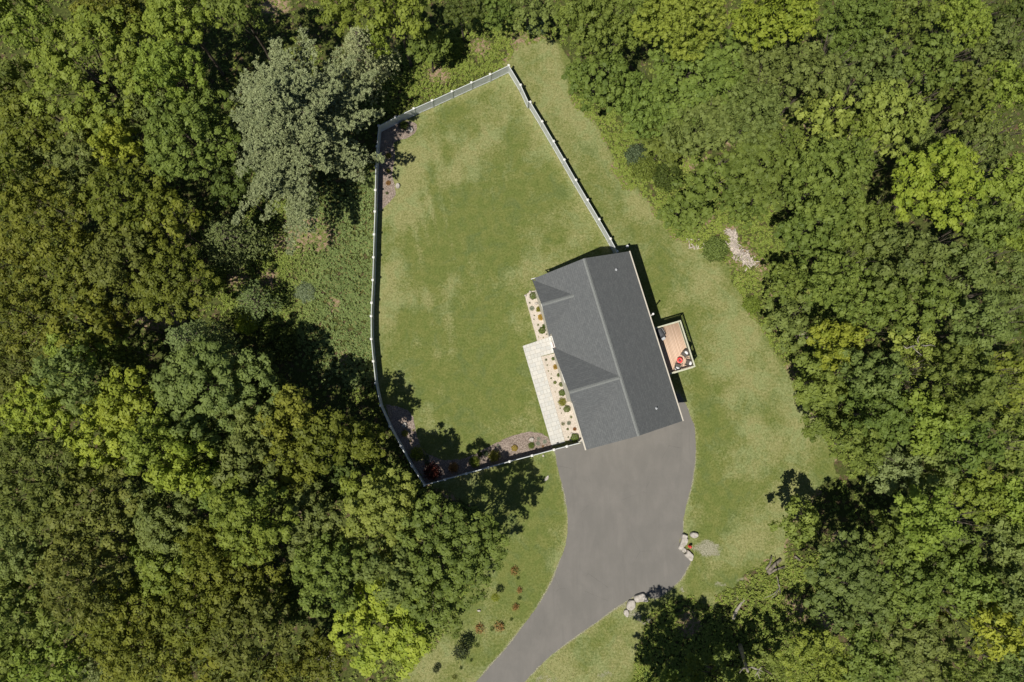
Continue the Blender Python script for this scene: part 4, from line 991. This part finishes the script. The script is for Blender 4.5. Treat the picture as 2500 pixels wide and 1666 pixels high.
 (2180,1260,75,'mid','green tree left of black gap in the lower right woods','clumpy',14),
 (2310,1250,85,'sage','dull green tree on the right edge in the lower quarter','clumpy',15),
 (1935,1335,118,'sage','large grey-green tree in lower right woods nearest the driveway','clumpy',17),
 (2085,1330,105,'mid','large green tree right of the large grey-green one','clumpy',16.5),
 (2210,1340,80,'mid','green tree above the bright yellow tree in the lower right','clumpy',15),
 (2320,1370,80,'sage','dull tree on right edge above the bottom right corner','clumpy',15.5),
 (2260,1430,85,'limey','brightest yellow-lime tree in the bottom right corner area','clumpy',15.5),
 (2150,1390,50,'olive','small olive tree shaded left of the brightest yellow-lime one','fine',10),
 (2090,1480,100,'sage','grey-green tree on bottom edge, centre of lower right woods','clumpy',15.5),
 (1985,1500,80,'mid','green tree on the bottom edge left of the grey-green one','clumpy',14.5),
 (1870,1530,88,'fresh','yellow-green tree on bottom edge by the dead leaning tree','loose',11),
 (2200,1545,62,'mid','green tree on bottom edge right of the grey-green one','clumpy',14),
 (2320,1530,75,'sage','dull tree filling the bottom right corner','clumpy',14.5),
 (1745,1530,62,'mid','green low tree on bottom edge left of the dead tree','loose',8),
 (1640,1548,62,'mid','low green tree on bottom edge in the dark tree shade','loose',7),
 (1540,1600,70,'mid','low green tree peeking over the bottom edge right of the driveway','loose',8),
]
LEAF['ygreen_t'] = leaf_mat('leaf_gold', (.095, .118, .010), (.205, .225, .025))
LEAF['limep'] = leaf_mat('leaf_pale_lime', (.125, .172, .022), (.245, .292, .048))
LEAF['limey'] = leaf_mat('leaf_yellow_lime', (.155, .195, .014), (.285, .325, .028))
LEAF['pale'] = leaf_mat('leaf_pale', (.105, .140, .040), (.205, .245, .080))
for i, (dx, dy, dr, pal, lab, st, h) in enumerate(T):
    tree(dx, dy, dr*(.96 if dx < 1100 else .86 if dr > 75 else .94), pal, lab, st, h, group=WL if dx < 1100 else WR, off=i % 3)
# tall trees just below the frame whose shade lies over the driveway mouth
for (gx_, gy_, rz, vi, lab) in ((1560, 1690, .4, 4, 'tall tree below the bottom edge that shades the driveway corner'), (1665, 1700, 1.9, 5, 'tall tree beyond the bottom edge that shades the brush near the boulders')):
    v = VAR['loose'][vi-3]; x, y = P(gx_, gy_); copy_tree('broadleaf_tree', v, 'mid', (x, y, 0), rz, (1, 1, 1.05), label=lab, cat='tree', group=WR)
# conifers
conifer(664, 285, 232, 'pine', 'huge grey-green pine with feathery arms beside the top left fence corner', 5, 21, nb=92, irr=.38, tuft=.27, per=24, z0=.32, wf=.175)
conifer(835, 125, 75, 'pine', 'smaller grey-green pine behind the upper right side of the huge one', 6, 14, nb=44, tuft=.22)
conifer(525, 545, 68, 'hem', 'young hemlock with drooping sprays under the lower left of the huge pine', 7, 11, nb=42, droop=.12, tuft=.2, name='hemlock_tree')
conifer(445, 785, 66, 'hem', 'pointed hemlock standing left of the clearing above a wide grey-green tree', 8, 15, nb=46, droop=.10, tuft=.2, name='hemlock_tree')
conifer(585, 690, 50, 'hem', 'small loose hemlock on the left rim of the green clearing', 9, 7, nb=30, droop=.12, tuft=.18, name='hemlock_tree')

# ------------------------------------------------------------------ dead wood
def snag(name, base, chains, label, cat='dead tree', mat=DEADWOOD):
    t = empty(name, (*base, 0), label=label, cat=cat); bm = bmesh.new(); add_tube(bm, chains[0][0], chains[0][1], 8); link('trunk', bm_mesh('trunk', bm, True), mat, t)
    for c_, r_ in chains[1:]:
        bm = bmesh.new(); add_tube(bm, c_, r_, 6); link('branch', bm_mesh('branch', bm, True), mat, t)
    return t
def at(px, py, h, base): x, y = P(px, py, h); return (x-base[0], y-base[1], h)
b = P(1807, 1574); A_ = lambda x, y, h: at(x, y, h, b)
snag('dead_tree', b, [([(0, 0, -.2), A_(1811, 1590, 2.5), A_(1816, 1608, 5), A_(1823, 1630, 8), A_(1826, 1640, 9)], [.26, .22, .18, .14, .11]),
   ([A_(1823, 1630, 8), A_(1814, 1632, 8.4), A_(1808, 1639, 8.8), A_(1806, 1643, 9)], [.11, .09, .06, .05]), ([A_(1824, 1629, 8), A_(1838, 1630, 8.8), A_(1851, 1636, 9.6)], [.12, .1, .07]),
   ([A_(1851, 1636, 9.6), A_(1857, 1632, 10), A_(1859, 1628, 10)], [.06, .04, .02]), ([A_(1851, 1636, 9.6), A_(1858, 1638, 10), A_(1863, 1640, 10.2)], [.06, .04, .02]), ([A_(1851, 1636, 9.6), A_(1850, 1645, 9.8), A_(1855, 1658, 10)], [.07, .05, .02]),
   ([A_(1851, 1636, 9.6), A_(1847, 1645, 9.9), A_(1843, 1652, 10)], [.05, .04, .02]), ([A_(1838, 1630, 8.8), A_(1848, 1634, 9.4), A_(1857, 1646, 9.9)], [.04, .04, .02])],
   'bare grey dead tree with star-shaped branches at the bottom edge, lower right')
b = P(1787, 1512); A_ = lambda x, y, h: at(x, y, h, b)
snag('fallen_log', b, [([(0, 0, .15), A_(1799, 1489, .2), A_(1812, 1470, .2), A_(1818, 1455, .15)], [.22, .18, .12, .06]), ([A_(1806, 1480, .2), A_(1818, 1466, .3), A_(1821, 1458, .2)], [.05, .04, .02])], 'pale fallen log on brushy ground above the dead tree', 'log')
b = P(1872, 1398); A_ = lambda x, y, h: at(x, y, h, b)
snag('log_pile', b, [([(0, 0, .2), A_(1890, 1380, .25), A_(1906, 1366, .2)], [.2, .2, .17]), ([A_(1876, 1402, .2), A_(1893, 1391, .25), A_(1916, 1384, .2)], [.15, .14, .1]), ([A_(1870, 1391, .2), A_(1880, 1377, .3), A_(1884, 1358, .25)], [.13, .12, .08]), ([A_(1940, 1358, .2), A_(1954, 1369, .25)], [.12, .1])],
   'grey weathered log pile under the small bright nook tree', 'log pile', plain('weathered_log', (.15, .13, .10), .95, .1, .4, 3))
b = P(2245, 862); A_ = lambda x, y, h: at(x, y, h, b)
snag('dead_branch', b, [([(-2.2, -.6, 0), (-2.1, -.6, 7), A_(2243, 842, 13.5)], [.2, .16, .1]), ([A_(2243, 842, 13.5), A_(2226, 846, 14.6), A_(2213, 851, 15), A_(2206, 845, 15.2)], [.09, .07, .05, .03]), ([A_(2226, 846, 14.6), A_(2238, 858, 15), A_(2250, 868, 15)], [.06, .04, .02]),
   ([A_(2243, 842, 13.5), A_(2260, 845, 15), A_(2272, 842, 15.2), A_(2284, 846, 15)], [.08, .06, .04, .02]), ([A_(2243, 842, 13.5), A_(2240, 828, 15), A_(2247, 818, 15.3)], [.07, .04, .02])], 'crooked bare grey branches poking out of a pale yellow-green tree')
b = P(1905, 1450); A_ = lambda x, y, h: at(x, y, h, b)
snag('dead_branch', b, [([(0, 0, 0), A_(1903, 1434, 3.6), A_(1902, 1428, 4.2)], [.07, .05, .03]), ([A_(1903, 1434, 3.6), A_(1893, 1447, 4.1), A_(1880, 1455, 4.2), A_(1865, 1461, 4.2)], [.05, .04, .03, .015]), ([A_(1903, 1434, 3.6), A_(1895, 1452, 4), A_(1882, 1462, 4)], [.04, .03, .015]), ([A_(1901, 1432, 3.8), A_(1899, 1415, 4.5), A_(1895, 1405, 4.6)], [.04, .03, .015])],
   'thin bare curved twigs left of the large grey-green tree, lower right', 'dead branch')
b = P(735, 92); A_ = lambda x, y, h: at(x, y, h, b)
snag('dead_branch', b, [([(.3, -1, 0), A_(744, 88, 4), A_(733, 62, 7)], [.09, .07, .03]), ([A_(744, 88, 4), A_(720, 60, 6), A_(712, 50, 7)], [.05, .03, .015]), ([A_(744, 88, 4), A_(757, 70, 6)], [.04, .015])], 'pale broken dead stem in the dark gap above the huge pine', 'dead tree')
b = P(775, 1612); A_ = lambda x, y, h: at(x, y, h, b)
ch = [([(0, 0, 0), A_(780, 1610, 4), A_(795, 1618, 5)], [.1, .06, .04])]
for k in range(9):
    a = -1.9+k*.36; ch.append(([A_(790, 1615, 4.6), A_(790+18*math.cos(a), 1615+16*math.sin(a), 5.2), A_(790+38*math.cos(a+.2), 1615+30*math.sin(a+.2), 5.6)], [.035, .022, .01]))
snag('dead_branch', b, ch, 'grey leafless brush with fanned twigs by the bottom edge, left woods', 'dead bush')
# brush piles of pale chips and sticks
BRUSHM = plain('brush_sticks', (.38, .33, .285), .9, .1, .35, 3)
def brush(pxs, label, n, seed, h=.35):
    r = random.Random(seed); c0 = P(*pxs[0]); t_bm = bmesh.new()
    for k in range(n):
        j = r.randrange(len(pxs)-1); s = r.random(); px = pxs[j][0]+(pxs[j+1][0]-pxs[j][0])*s+r.gauss(0, pxs[j][2]*.55); py = pxs[j][1]+(pxs[j+1][1]-pxs[j][1])*s+r.gauss(0, pxs[j][2]*.45)
        x, y = P(px, py); a = r.uniform(0, 3.14); L = r.uniform(.10, .38); z = r.uniform(.03, h)
        add_tube(t_bm, [(x-c0[0]-math.cos(a)*L, y-c0[1]-math.sin(a)*L, z), (x-c0[0], y-c0[1], z+.08), (x-c0[0]+math.cos(a)*L, y-c0[1]+math.sin(a)*L, z+r.uniform(-.05, .1))], [r.uniform(.02, .05), r.uniform(.04, .09), .02], 5)
    o = link('brush_pile', bm_mesh('brush', t_bm), BRUSHM, label=label, cat='brush pile'); o.location = (*c0, 0); return o
brush([(1773, 565, 8), (1790, 575, 10), (1788, 600, 9), (1800, 618, 14), (1822, 632, 15), (1832, 650, 8)], 'long pale brush pile in the bushes right of the house lawn', 400, 1, .4)
brush([(1957, 815, 5), (1962, 826, 5)], 'small pale brush heap at the forest border across from the deck', 45, 2)
brush([(1680, 592, 12), (1695, 598, 12), (1740, 602, 6)], 'scattered pale sticks lying on the lawn edge facing the house corner', 22, 3, .08)

# ================================================================== shrubs and garden plants
def ball_mesh(seed, n, leaf, loose=0.0, flat=.85, spiky=False):
    r = np.random.default_rng(seed); d = unit(r.normal(size=(n, 3))); d[:, 2] = np.abs(d[:, 2])*1.0-.15; d = unit(d)
    if spiky:
        d = unit(d*np.array([1, 1, .9])+np.array([0, 0, .15])); rad = r.random(n)**.6; pos = d*rad[:, None]*np.array([1, 1, .7]); nrm = unit(np.cross(d, r.normal(size=(n, 3)))+np.array([0, 0, .6]))
    else:
        lump = 1+.16*np.sin(d[:, 0]*5+seed)*np.sin(d[:, 1]*6+seed*2)+loose*r.normal(size=n)*.35; rad = lump*(1-.30*r.random(n)**2); pos = d*rad[:, None]*np.array([1, 1, flat])
        nrm = unit(d+r.normal(size=(n, 3))*(.45+loose))
    pos[:, 2] += .25; V, Qd = leaf_quads(pos, nrm, leaf, .35 if spiky else .62, r)
    return mesh_quads('foliage', V, Qd, np.repeat(r.random(n), 4))
BALL = [ball_mesh(1, 1900, .065), ball_mesh(2, 1900, .07)]; LOOSE = [ball_mesh(3, 1100, .10, .55), ball_mesh(4, 1000, .11, .7)]; TUFT = [ball_mesh(5, 700, .16, 0, .7, True), ball_mesh(6, 600, .17, 0, .7, True)]
SPRIG = [ball_mesh(7, 190, .17, .6), ball_mesh(8, 170, .18, .7, .7, True)]
BUSH = [ball_mesh(9, 2600, .072, .3), ball_mesh(10, 2600, .078, .4)]
def plant(kind, f, cx, cy, rpx, scale, pal, label, name='shrub', cat='shrub', group=None, hs=1.0, z0=.03, trunk=0.0):
    R = rpx/scale*CAMH/FPX*.97; px, py = f(cx, cy); x, y = P(px, py, R*.5*hs+trunk); mb = kind[int(cx+cy) % 2]
    t = empty(name, (x, y, z0), random.uniform(0, 6.28), label=label, cat=cat, group=group)
    o = bpy.data.objects.new('foliage', mb); COL.objects.link(o); o.parent = t; o.scale = (R, R, R*hs); o.location = (0, 0, trunk)
    if not mb.materials: mb.materials.append(LEAF['mid'])
    o.material_slots[0].link = 'OBJECT'; o.material_slots[0].material = LEAF[pal]
    bm = bmesh.new(); add_tube(bm, [(0, 0, -.05), (0, 0, trunk+R*.6*hs)], [.03+trunk*.02, .02], 5); link('stem', bm_mesh('stem', bm), BARK, t)
    return t
GB = 'small plants in the gravel beds'
for k_, x, y, r_, pal, lab in [
  (BALL, 285, 657, 44, 'box', 'topmost round green shrub against the house in upper gravel bed'), (SPRIG, 245, 738, 13, 'deep', 'small dark plant under the topmost round shrub'),
  (TUFT, 268, 800, 30, 'silver', 'silvery grey tuft at the lawn side of the upper gravel bed'), (TUFT, 347, 810, 35, 'ygreen', 'yellow-green tufted shrub against the roof edge, upper bed'),
  (TUFT, 370, 900, 38, 'yellow', 'golden yellow shrub against the roof edge, upper bed'), (SPRIG, 295, 880, 10, 'deep', 'tiny dark plant left of golden shrub, upper one of two'),
  (SPRIG, 293, 922, 10, 'deep', 'tiny dark plant left of golden shrub, lower one of two'), (SPRIG, 340, 985, 15, 'mid', 'small green plant up left of the lower round shrub, upper bed'),
  (LOOSE, 408, 1000, 22, 'box', 'small leafy shrub touching the roof above a round shrub'), (BALL, 385, 1048, 42, 'mid', 'round dark green shrub at the lower end of the upper bed'),
  (SPRIG, 345, 1122, 9, 'ygreen', 'tiny yellowish sprig left above the patio corner'), (SPRIG, 398, 1127, 9, 'ygreen', 'tiny yellowish sprig just above the patio by the house'), (SPRIG, 434, 1090, 8, 'deep', 'tiny dark sprig under the roof edge above the doorstep')]:
    plant(k_, c1, x, y, r_, 4.612, pal, lab, group=GB)
for k_, x, y, r_, pal, lab in [
  (SPRIG, 428, 272, 13, 'deep', 'dark small plant nearest the top of the long gravel bed'), (LOOSE, 510, 260, 18, 'mid', 'small green plant by the roof at the top of the long bed'),
  (SPRIG, 443, 333, 9, 'brown', 'tiny brown-green plant second down the walk side of long bed'), (TUFT, 537, 352, 33, 'yellow', 'golden yellow shrub in the long bed beside the roof'),
  (SPRIG, 455, 397, 8, 'brown', 'tiny plant third down the walk side of the long bed'), (SPRIG, 487, 432, 8, 'mid', 'tiny green plant left of the shrub below the golden one'),
  (LOOSE, 572, 442, 20, 'box', 'small bright shrub under the golden one in the long bed'), (SPRIG, 487, 480, 13, 'deep', 'dark purple-green plant at the walk side mid bed'),
  (BALL, 530, 527, 20, 'mid', 'small round shrub at walk side of the long bed'), (BALL, 600, 548, 27, 'mid', 'medium round shrub, first in the row of four by the roof'),
  (BALL, 610, 643, 40, 'box', 'large round shrub, second in the row of four by the roof'), (LOOSE, 612, 748, 42, 'ygreen', 'bright spiky yellow-green shrub, third in the row by the roof'),
  (BALL, 665, 825, 40, 'box', 'large round shrub, last in the row at the roof step'), (SPRIG, 588, 818, 8, 'brown', 'tiny plant left of the last large round shrub'),
  (SPRIG, 602, 873, 8, 'deep', 'tiny dark plant below left of last large round shrub'), (SPRIG, 710, 916, 14, 'mid', 'small green plant by the gutter below the large round shrubs'),
  (SPRIG, 622, 992, 19, 'brown', 'brown spiky plant beside the paver walk, lower long bed'), (TUFT, 686, 985, 26, 'silver', 'greyish star-shaped plant in the lower long bed'),
  (BALL, 673, 1053, 14, 'mid', 'small round green plant below the greyish star-shaped one'), (TUFT, 752, 1052, 22, 'orange', 'yellow and red flowering plant by the gutter'),
  (BALL, 755, 1148, 50, 'box', 'biggest round green shrub at the bottom end by the fence gate'), (SPRIG, 680, 1142, 9, 'deep', 'tiny dark plant left of the biggest round shrub'), (SPRIG, 533, 635, 6, 'ygreen', 'tiny pale sprig at the middle of the walk side')]:
    plant(k_, c2, x, y, r_, 4.612, pal, lab, group=GB)
GM = 'shrubs in the mulch beds'
for k_, x, y, r_, pal, lab, hs in [
  (BALL, 500, 915, 38, 'ygreen', 'yellow round shrub by the grey stone in the left mulch', .9), (LOOSE, 640, 1145, 72, 'fresh', 'large leafy green bush beside the left fence and tree shadow', 1.3),
  (LOOSE, 745, 1185, 30, 'blue', 'blue-green shrub right of the large leafy bush', .9), (LOOSE, 750, 1250, 26, 'blue', 'blue-green shrub directly above the dark red bush', .9), (LOOSE, 810, 1345, 82, 'red', 'dark red bush in the bottom corner of the fence', 1.1),
  (LOOSE, 1050, 1300, 52, 'orange', 'orange-yellow bush by the bottom fence, left one', 1.1), (LOOSE, 1285, 1235, 56, 'fresh', 'light green bush by the bottom fence between two orange ones', 1.2), (LOOSE, 1412, 1140, 28, 'blue', 'blue-green shrub above the bottom fence, middle of the bed', 1.6),
  (LOOSE, 1503, 1172, 58, 'ygreen', 'tall golden bush casting a dark shadow above the bottom fence', 1.7), (LOOSE, 1345, 1150, 24, 'deep', 'dark small shrub between the light green bush and lawn', 1.5), (BALL, 1735, 1080, 38, 'yellow', 'round yellow shrub in open mulch near the paver walk', .8),
  (LOOSE, 1925, 1052, 33, 'box', 'round dark green shrub right under the tan stone', .9), (TUFT, 1997, 1030, 28, 'silver', 'silvery plant right of the round dark green shrub', .6), (TUFT, 2005, 975, 23, 'silver', 'silvery plant right of the tan stone', .6),
  (TUFT, 2075, 1010, 26, 'silver', 'silvery plant nearest the paver walk corner', .6), (SPRIG, 2055, 1062, 16, 'orange', 'small orange-green plant in the mulch corner by the fence', .7), (SPRIG, 560, 1003, 16, 'ygreen', 'small yellowish sprig on sunlit mulch edge left side', .8),
  (TUFT, 1545, 1050, 17, 'silver', 'pale small plant on the upper mulch edge', .6), (SPRIG, 600, 880, 12, 'ygreen', 'thin yellowish sprig on the mulch rim above the sunlit edge', .8)]:
    plant(k_, c4, x, y, r_, 4.612, pal, lab, group=GM, hs=hs)
for k_, x, y, r_, pal, lab in [(BALL, 330, 615, 52, 'ygreen', 'yellowish round shrub in pine shade, upper of two by the fence'), (BALL, 325, 865, 40, 'ygreen', 'yellowish round shrub in pine shade, lower of two by the fence'),
  (TUFT, 325, 1070, 48, 'orange', 'bright orange shrub in the top left mulch bed'), (SPRIG, 305, 1240, 34, 'deep', 'small dark plant below the bright orange shrub'), (LOOSE, 590, 110, 75, 'deep', 'dark bush in pine shade under the top fence')]:
    plant(k_, c9, x, y, r_, 6.82, pal, lab, group=GM)
GS_ = 'young shrubs on the lower lawn'
for k_, x, y, r_, pal, lab, tr in [
  (SPRIG, 945, 265, 46, 'orange', 'reddish young shrub, topmost on the lower lawn', .1), (SPRIG, 1003, 490, 42, 'orange', 'reddish young shrub, second down nearest the driveway', .1), (SPRIG, 953, 688, 50, 'orange', 'largest reddish young shrub beside the driveway bend', .1),
  (SPRIG, 760, 920, 52, 'orange', 'yellow and red young shrub, right one of the lower pair', .1), (SPRIG, 535, 945, 50, 'red2', 'reddest young shrub, left one of the lower pair', .1), (LOOSE, 718, 572, 44, 'lime', 'bright green sapling with its own dark shadow on the lower lawn', 1.6),
  (SPRIG, 985, 350, 26, 'deep', 'dark seedling under the topmost reddish shrub', .05), (SPRIG, 1000, 582, 22, 'deep', 'dark seedling between the second and the largest reddish shrubs', .05), (SPRIG, 905, 832, 24, 'deep', 'dark seedling below the largest reddish shrub', .05),
  (SPRIG, 678, 942, 24, 'deep', 'dark seedling between the lower pair of reddish shrubs', .05), (SPRIG, 510, 1138, 24, 'deep', 'dark seedling upper right of the dark round sapling', .05), (SPRIG, 435, 1312, 24, 'deep', 'dark seedling lower right of the dark round sapling', .05),
  (SPRIG, 315, 1402, 24, 'deep', 'dark seedling below the dark round sapling', .05), (SPRIG, 240, 1508, 26, 'brown', 'brownish seedling, lowest on the lower lawn', .05), (LOOSE, 20, 1420, 36, 'dark', 'small dark sapling at the forest foot of the lower lawn', .5), (LOOSE, 320, 1205, 84, 'dark', 'dark round sapling standing alone on the lower lawn', 1.6)]:
    if pal == 'red2': pal = 'orange'
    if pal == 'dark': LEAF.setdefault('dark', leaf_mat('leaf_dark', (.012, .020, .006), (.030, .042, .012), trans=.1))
    plant(k_, c8, x, y, r_, 4.81, pal, lab, group=GS_, trunk=tr, z0=0, name='sapling' if tr > .3 else 'shrub', cat='sapling' if tr > .3 else 'shrub')
for dx, dy, r_, pal, lab, hs in [(1462, 355, 24, 'blue', 'blue-green pointed shrub on the forest border right of the fence', 1.4), (1480, 385, 30, 'mid', 'round green bush below the blue-green pointed shrub', 1.0), (1645, 572, 28, 'sage', 'bluish bush left of the long pale brush pile', .9),
   (1728, 700, 20, 'fresh', 'bright bush on the border below the long pale brush pile', .8), (565, 745, 24, 'lime', 'bright lime bush at the lower left of the clearing', 1.6), (700, 672, 24, 'silver2', 'silvery green bush in the middle of the clearing', .5), (490, 640, 30, 'mid', 'green bush on the bare left rim of the clearing', 1.2),
   (640, 790, 40, 'deep', 'dark bush in shade at the lower side of the clearing', 1.0), (1535, 405, 34, 'deep', 'dark leafless-looking bush by a dry gap in the right woods', 1.2), (1235, 55, 26, 'blue', 'blue-green bush just above the top end of the grass strip', 1.2), (1040, 110, 26, 'mid', 'small green bush above the fence beside the dry top clearing', 1.2),
   ]:
    if pal == 'silver2': LEAF.setdefault('silver2', leaf_mat('leaf_silver_green', (.10, .135, .06), (.19, .23, .12)))
    plant(BUSH, lambda a, b: (a*D, b*D), dx, dy, r_*D, 1.0, pal, lab, name='bush', cat='bush', group='bushes along the forest border', hs=hs, z0=0)

# ================================================================== undergrowth (nobody could count it)
thick = [[PD(*p) for p in q] for q in [
  [(560, 560), (600, 480), (700, 440), (780, 470), (868, 400), (868, 900), (800, 860), (740, 800), (640, 760), (530, 700)],
  [(880, 260), (900, 160), (960, 110), (1080, 50), (1180, 50), (1275, 75), (1190, 100), (1160, 148), (1000, 225)],
  [(1290, 160), (1340, 280), (1400, 380), (1500, 480), (1600, 570), (1700, 680), (1760, 780), (1820, 880), (1900, 1030), (2000, 1050), (1950, 850), (1850, 650), (1750, 480), (1550, 330), (1400, 200)],
  [(1440, 1420), (1560, 1370), (1700, 1340), (1800, 1290), (1900, 1300), (1900, 1600), (1400, 1600)],
  [(850, 1110), (900, 1080), (960, 1110), (960, 1180), (860, 1180)], [(940, 1568), (1000, 1480), (1100, 1380), (1160, 1200), (1080, 1180), (950, 1350), (900, 1540)]]]
def scatter_undergrowth(n, seed):
    r = np.random.default_rng(seed); x = r.uniform(-62, 66, n); y = r.uniform(-31, 56, n)
    near = np.zeros(n); 
    for q in thick: near = np.maximum(near, sstep(-2, .6, sdist(x, y, q)))
    m, sd = ground_maps(x, y); dens = .12+.88*near
    dens *= np.where(m[:, 0] > .5, 0, 1); dens *= .5+.7*sstep(.36, .56, fbm(x, y, 1.6, 51, 3))
    for dx, dy, rx, ry in LITTER:
        a, b = PD(dx, dy); dens *= 1-.97*np.exp(-(((x-a)/rx)**2+((y-b)/ry)**2)**1.5)
    dens *= np.where(inside(x, y, yard) | inside(x, y, driveway), 0, 1)
    k = r.random(n) < dens; x, y = x[k], y[k]; near = near[k]; return x, y, near, sd[k]
x, y, near, sd_ = scatter_undergrowth(330000, 77); r = np.random.default_rng(5); n = len(x); per = 8
h = (.12+.40*fbm(x, y, 2.2, 61, 3)*sstep(.0, 2.0, -sd_))*r.uniform(.5, 1.2, n); I = np.repeat(np.arange(n), per); m = len(I)
zg = sstep(1.5, 9, -sd_)*((fbm(x, y, 6, 31)-.45)*.9)
q = unit(r.normal(size=(m, 3))+np.array([0, 0, .8])); pos = np.stack([x[I], y[I], zg[I]+h[I]*r.uniform(.55, 1, m)], 1)+q*np.array([.15, .15, .09])
nrm = unit(q*.5+np.array([0, 0, .9])+r.normal(size=(m, 3))*.4)
V, Qd = leaf_quads(pos, nrm, .080, .80, r)
bluish = sstep(-26.0, -18.0, x)*(x < -12)*(y > 5)*(y < 30); tone = np.clip(fbm(x, y, 2.5, 71, 3)*1.3-.2, 0, 1)
t = NT('undergrowth'); a = t.n('ShaderNodeAttribute'); a.attribute_name = 'var'; sp = t.n('ShaderNodeSeparateColor'); t.set(sp.inputs[0], a.outputs['Color'])
ca = t.mix(sp.outputs[0], (.115, .160, .024), (.255, .305, .055)); cb = t.mix(sp.outputs[0], (.110, .155, .042), (.215, .272, .088)); cc = t.mix(sp.outputs[1], ca, cb)
cc = t.mix(t.ramp(sp.outputs[2], .88, .99), cc, (.24, .20, .07)); pr = t.principled(cc, .6, .2); tr = t.n('ShaderNodeBsdfTranslucent'); t.set(tr.inputs[0], cc); ms = t.n('ShaderNodeMixShader'); ms.inputs[0].default_value = .25
t.t.links.new(pr.outputs[0], ms.inputs[1]); t.t.links.new(tr.outputs[0], ms.inputs[2]); UNDER = t.done(ms)
cv = np.stack([np.repeat(tone[I]*.5+r.random(m)*.5, 4), np.repeat(bluish[I], 4), np.repeat(r.random(m), 4)], 1)
link('undergrowth', mesh_quads('undergrowth', V, Qd, cv), UNDER, kind='stuff')
# short grass blades and weeds roughening the mown lawn
r = np.random.default_rng(9); n = 130000; x = r.uniform(-25, 36, n); y = r.uniform(-27, 47, n); m_, sd = ground_maps(x, y)
dk = -np.ones(n); dk = np.maximum(dk, sdist(x, y, driveway)); 
for q_ in (bed_w, patio_w, strip_n, strip_s): dk = np.maximum(dk, sdist(x, y, q_))
k = (m_[:, 0] > .45) & (sd > -.5) & (dk < r.uniform(-.12, .10, n)) & (r.random(n) < .10+.6*m_[:, 1]) ; x, y, m_ = x[k], y[k], m_[k]; n = len(x); per = 2; I = np.repeat(np.arange(n), per)
hu = (x-HNW.x)*HU.x+(y-HNW.y)*HU.y; hv = (x-HNW.x)*HV.x+(y-HNW.y)*HV.y; ok = ~((hu > .3) & (hu < HL-.3) & (hv > .1) & (hv < HW-.3)); x, y, m_ = x[ok], y[ok], m_[ok]; n = len(x); I = np.repeat(np.arange(n), per)
pos = np.stack([x[I]+r.normal(size=n*per)*.06, y[I]+r.normal(size=n*per)*.06, r.uniform(.02, .045, n*per)], 1); nrm = unit(r.normal(size=(n*per, 3))*np.array([1, 1, .5])+np.array([0, 0, .55]))
V, Qd = leaf_quads(pos, nrm, .05, .45, r)
t = NT('grass_tuft'); a = t.n('ShaderNodeAttribute'); a.attribute_name = 'var'; sp = t.n('ShaderNodeSeparateColor'); t.set(sp.inputs[0], a.outputs['Color'])
cc = t.mix(t.ramp(sp.outputs[1], .25, .8), t.mix(sp.outputs[0], (.060, .080, .016), (.130, .155, .042)), t.mix(sp.outputs[0], (.118, .122, .040), (.28, .27, .125)))
GT = t.done(t.principled(cc, .7, .15)); cv = np.stack([np.repeat(r.random(n*per), 4), np.repeat(m_[I, 1], 4), np.zeros(n*per*4)], 1)
link('grass', mesh_quads('grass', V, Qd, cv), GT, kind='stuff')
